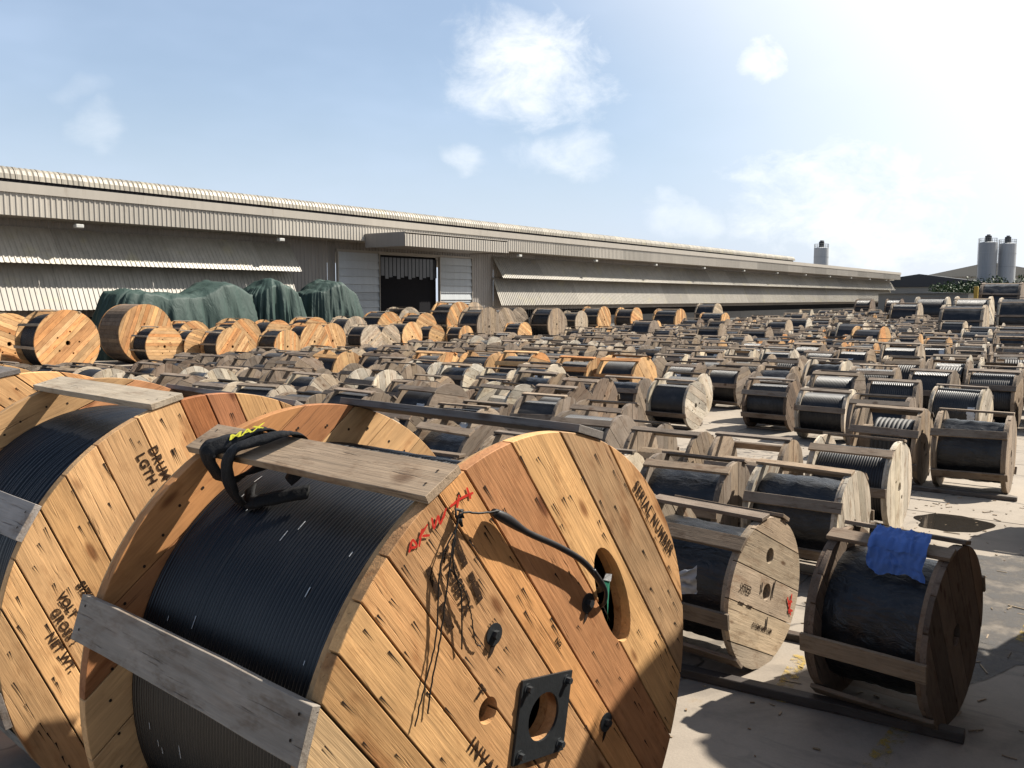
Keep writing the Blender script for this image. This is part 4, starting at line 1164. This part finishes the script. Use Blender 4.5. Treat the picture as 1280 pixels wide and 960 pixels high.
NAMEDPOS = [(q[0], q[1]) for q in NAMED if q[-1]] + [(6.365, .943), (6.503, 2.294)]
far = []; row_no = 0; INDIV = 300
TON = ['grey'] * 9 + ['white'] * 4 + ['tan'] * 2 + ['drab'] * 7 + ['brown'] * 1
TONF = TON + ['tan'] * 3 + ['new'] * 2
CNT = ['cable'] * 10 + ['wrap'] * 5 + ['empty'] * 2 + ['thin'] * 2 + ['coil'] * 1 + ['full'] * 4
MIN_Y = {6.6: 4.6, 8.9: 5.8, 10.9: 5.8, 12.7: 7.9, 14.5: 8.6, 16.3: 9.4, 18.1: 9.2, 20.0: 2.4}
for X in ROWS:
    r = random.Random(int(X * 100)); row_no += 1; nth = 0
    y = MIN_Y.get(X, X * .085 - 1.0) + r.uniform(0, .5)
    ymax = 24.6 + r.uniform(-.6, .6) if X < 45 else (27 + r.uniform(-1, 1) if X < 75 else 29 + r.uniform(-1, 3))
    cont_run = r.choice(CNT); tone_run = r.choice(TON if X < 32 else TONF)
    drift = r.uniform(-.15, .15)
    while y < ymax:
        big = X > 40 and r.random() < .14
        Dm = r.choice((.95, 1.05, 1.1, 1.15, 1.15, 1.2, 1.25)) * (1.35 if big else 1.); W = r.uniform(.85, 1.05) * (1.25 if big else 1.)
        if r.random() < .35: tone_run = r.choice(TON if X < 32 else TONF)
        if r.random() < .35: cont_run = r.choice(CNT)
        xx = X + drift + r.uniform(-.12, .12); gapy = r.uniform(.10, .42)
        if r.random() < .05: gapy += .9
        if not free(xx, y, Dm, W): y += .35; continue
        top = [project((xx, yy, Dm)) for yy in (y, y + W)]
        vis = any(t[2] > 1 and t[1] < sil(t[0]) + 4 for t in top) and any(-60 < t[0] < 1340 for t in top)
        if vis:
            nth += 1; roll = r.uniform(0, 6.28); yaw = r.gauss(0, .05)
            if count < INDIV:
                near = top[0][2] < 27
                s = small_spec(r.randrange(4), near, cont_run, r)
                lab = '%s drum %s, %s from right in %s row from front' % (TDESC[tone_run], DESC[cont_run], ORD[nth + sum(1 for q in NAMEDPOS if abs(q[0] - X) < .92 and q[1] < y)], ORD[row_no])
                build_drum(s, PR, (xx, y, 0), yaw, roll, Dm / (2 * PR), W / PW, tone_run, 'grey' if r.random() < .8 else 'drab', lab, 'cable drums standing in the yard', r.randrange(10 ** 6), .17)
                if cont_run in ('cable', 'wrap', 'full') and r.random() < .22:
                    ob('film_scrap', SCRAP, LAST[0], Tr(0, r.uniform(-.15, .2), PR) @ Ry(r.uniform(-.5, .3)) @ Matrix.Diagonal((1 if cont_run != 'full' else 1.12, r.uniform(.5, 1.1), 1 if cont_run != 'full' else 1.12, 1)))
                count += 1
            else: far.append((xx, y, Dm, W, tone_run, cont_run, roll, yaw, r.random()))
            occupy(xx, y, Dm, W)
        y += W + gapy

# everything farther away than that: one mass of drums
FT = ['grey', 'white', 'tan', 'drab', 'brown', 'new']
mats = [wood('far_timber_' + k, TONES[k][0], TONES[k][1]) for k in FT] + [M['cable'], M['wrap']]
V = []; F = []; MI = []
NS = 18


def addp(v, f, mtx, mi):
    o = len(V)
    V.extend([tuple(mtx @ Vector(p)) for p in v]); F.extend([tuple(i + o for i in q) for q in f]); MI.extend([mi] * len(f))


for (x, y, Dm, W, tone, cont, roll, yaw, q) in far:
    Rr = Dm / 2; B = Tr(x, y, Rr) @ Rz(yaw) @ Ry(roll); mi = FT.index(tone)
    for ya in (0, W - .06):
        for a, b in ((-Rr, -Rr * .33), (-Rr * .32, Rr * .3), (Rr * .31, Rr)):
            v, f = extrude_y(strip_pts(Rr * (1 - .03 * ((q * 7) % 1)), a, b, 5), ya, ya + .06); addp(v, f, B, mi)
    rc = {'cable': .8, 'wrap': .78, 'empty': .45, 'thin': .58, 'coil': .66, 'full': .9, 'lagged': .95}[cont] * Rr
    v, f = lathe([(.06, rc), (W - .06, rc)], NS); addp(v, f, B, mi if cont == 'empty' else (7 if cont == 'wrap' else 6))
    if cont != 'lagged':
        for k in range(7):
            if (q * 13 + k * .37) % 1 < .1: continue
            v, f = box_v(-W / 2, W / 2, -.055, .055, 0, .028); addp(v, f, B @ batten_M(Rr, k * .8976, W), 0 if q < .75 else 3)
fm = bpy.data.meshes.new('distant_drums'); fm.from_pydata(V, [], F)
for m_ in mats: fm.materials.append(m_)
fm.polygons.foreach_set('material_index', MI); fm.update()
fo = ob('distant_drums', fm); tag(fo, 'far crowd of weathered cable drums filling the end of the yard', 'cable drums', kind='stuff')
print('individual drums', count, 'far drums', len(far))

# stacked big drums standing out of the picture on the right; their shadow falls across the near ground
STK = []
for i, (x, y, tiers) in enumerate(((.9, -3.3, 2), (3.9, -1.75, 2), (6.6, -1.55, 2), (9.15, -1.80, 2), (11.95, -1.9, 1), (5.2, -3.4, 2), (8.1, -3.4, 2), (2.4, -5.0, 2))):  # stacks beyond those casting the shadow are added to block sky light
    for t_ in range(tiers): STK.append((x, y, t_ * 2.32, '%s drum of the %s stack, unseen right of the viewer' % (('lower', 'upper')[t_], ORD[i + 1])))
for i, (x, y, z, lab) in enumerate(STK):
    rr = random.Random(i); build_drum(big_spec('cable', False, rr), BR, (x, y, z), 0, .6 * i, 1.008, 1.03, 'new', 'tan', lab, 'unseen big drums stacked at the right', i + 70, 0.)

# ------------------------------------------------------------------ small loose things
# timber bearer lying along the front row
b = ob('timber_bearer', batten_mesh(2.15, .10, .07, M['wood'], 40, .006), None, Tr(6.02, 1.9, .008) @ Rz(R_(94)), (.10, .085, .075, .9)); tag(b, 'dark timber bearer lying on the ground before the two near drums', 'timber')
b = ob('timber_bearer', batten_mesh(2.3, .09, .06, M['wood'], 41, .006), None, Tr(7.15, 2.2, .008) @ Rz(R_(91)), (.13, .11, .095, .9)); tag(b, 'grey timber bearer on the ground behind the two near drums', 'timber')
b = ob('timber_bearer', batten_mesh(1.6, .1, .06, M['wood'], 42, .006), None, Tr(14.0, 2.2, .008) @ Rz(R_(92)), (.16, .14, .12, .9)); tag(b, 'grey timber bearer lying under the drums behind the puddle', 'timber')

# blue cloth over the top batten of the shaded drum
V = []; F = []; nx, ny = 34, 36
for i in range(nx + 1):
    for j in range(ny + 1):
        u = i / nx - .5; q = j / ny            # u along the batten, q from the front hem over the top to the back
        hem = .04 * noise.noise((u * 5, 1, 9)) + .03 * math.sin(u * 9)
        fold = .034 * abs(noise.noise((u * 8, q * 2.6, 2))) + .022 * abs(noise.noise((u * 17, q * 7, 7)))
        t = q * .37 - .21
        if t < 0: X_, Z_ = -.285 - .02 * (-t / .2) - abs(fold), 1.215 + t * (.90 + hem * 3)
        else: X_, Z_ = -.285 + t * .95, 1.215 + t * .30 + .022 + abs(fold) * .9
        V.append((X_, .315 + u * .37 + .02 * noise.noise((q * 4, u * 3, 4)), Z_ - .02 * max(0, 1 - abs(t) / .04)))
for i in range(nx):
    for j in range(ny): a = i * (ny + 1) + j; F.append((a, a + 1, a + ny + 2, a + ny + 1))
me = mk('blue_cloth', V, F, M['blue'], True)
c = ob('blue_cloth', me); c.location = (6.365, .943, 0); c.rotation_euler = (0, 0, -.12); tag(c, 'crumpled blue cloth draped over the top batten of the shaded drum', 'cloth')
# clear film tucked into the tan drum
V = []; F = []
for i in range(13):
    for j in range(13):
        u = i / 12; s = j / 12
        V.append((-.06 * math.sin(3.1 * u) + .05 * noise.noise((u * 6, s * 6, 3)), u * .34, .20 * (s - .5) * (1.1 - u) + .03 * noise.noise((u * 5, s * 5, 8)) - .10 * u))
for i in range(12):
    for j in range(12): a = i * 13 + j; F.append((a, a + 1, a + 14, a + 13))
c = ob('plastic_film', mk('plastic_film', V, F, M['film'], True)); c.location = (5.93, 2.62, .78); c.rotation_euler = (0, 0, 0); tag(c, 'crumpled clear plastic film on the black wrap of the tan drum', 'film')

# splinters and offcuts lying about on the open concrete
r = random.Random(44); prs = []
for _ in range(420):
    zone = r.choice(((4.2, 9.5, .2, 3.2), (9.8, 14.2, .6, 3.0), (12.5, 18.0, 3.8, 8.5)))
    cx = r.uniform(zone[0], zone[1]); cy = r.uniform(zone[2], zone[3]); L = r.choice((.02, .03, .04, .06, .12)) * r.uniform(.6, 1.5); wd = r.uniform(.004, .014)
    v, f = box_v(-L / 2, L / 2, -wd / 2, wd / 2, 0, r.uniform(.003, .010)); mt = Tr(cx, cy, .0095) @ Rz(r.uniform(0, 6.28))
    prs.append(([mt @ Vector(p) for p in v], f))
d = ob('wood_splinters', joined('wood_splinters', prs, M['wood']), None, None, (.34, .27, .19, .6)); tag(d, 'wood splinters scattered over the open concrete', 'debris', kind='stuff')

# worn yellow floor paint
_m, _t, _b = material('worn_yellow_paint', .8, .3); _g = _t.add('ShaderNodeNewGeometry')
_b.inputs['Base Color'].default_value = (.34, .235, .05, 1)
_t.put(_b.inputs['Alpha'], _t.ramp(_t.noise(_g.outputs['Position'], 11, 5, .75), .46, .62, 0., .75))
for (x0, y0, x1, y1, wd) in ((5.2, 1.25, 6.15, 1.18, .13), (5.95, 2.0, 6.85, 2.12, .12), (8.2, .72, 12.4, .55, .12)):
    dv = Vector((x1 - x0, y1 - y0, 0)).normalized(); nv = Vector((-dv.y, dv.x, 0)) * wd / 2; P0 = Vector((x0, y0, .0125)); P1 = Vector((x1, y1, .0125))
    o = ob('floor_marking', mk('floor_marking', [P0 - nv, P1 - nv, P1 + nv, P0 + nv], [(0, 1, 2, 3)], _m)); tag(o, None, None, kind='structure')

# dark patch of uneven opacity on the open concrete right of the blue-cloth drum
_m, _t, _b = material('dark_patch', .7, .4); _g = _t.add('ShaderNodeNewGeometry')
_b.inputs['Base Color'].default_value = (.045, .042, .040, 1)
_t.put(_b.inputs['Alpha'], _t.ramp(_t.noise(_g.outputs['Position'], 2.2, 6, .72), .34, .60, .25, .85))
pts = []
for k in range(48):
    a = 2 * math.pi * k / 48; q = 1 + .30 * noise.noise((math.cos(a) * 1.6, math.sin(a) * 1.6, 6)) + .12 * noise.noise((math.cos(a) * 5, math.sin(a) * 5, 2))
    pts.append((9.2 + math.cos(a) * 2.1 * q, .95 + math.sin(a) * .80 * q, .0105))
o = ob('dark_patch', mk('dark_patch', pts, [tuple(range(48))], _m)); tag(o, None, None, kind='structure')
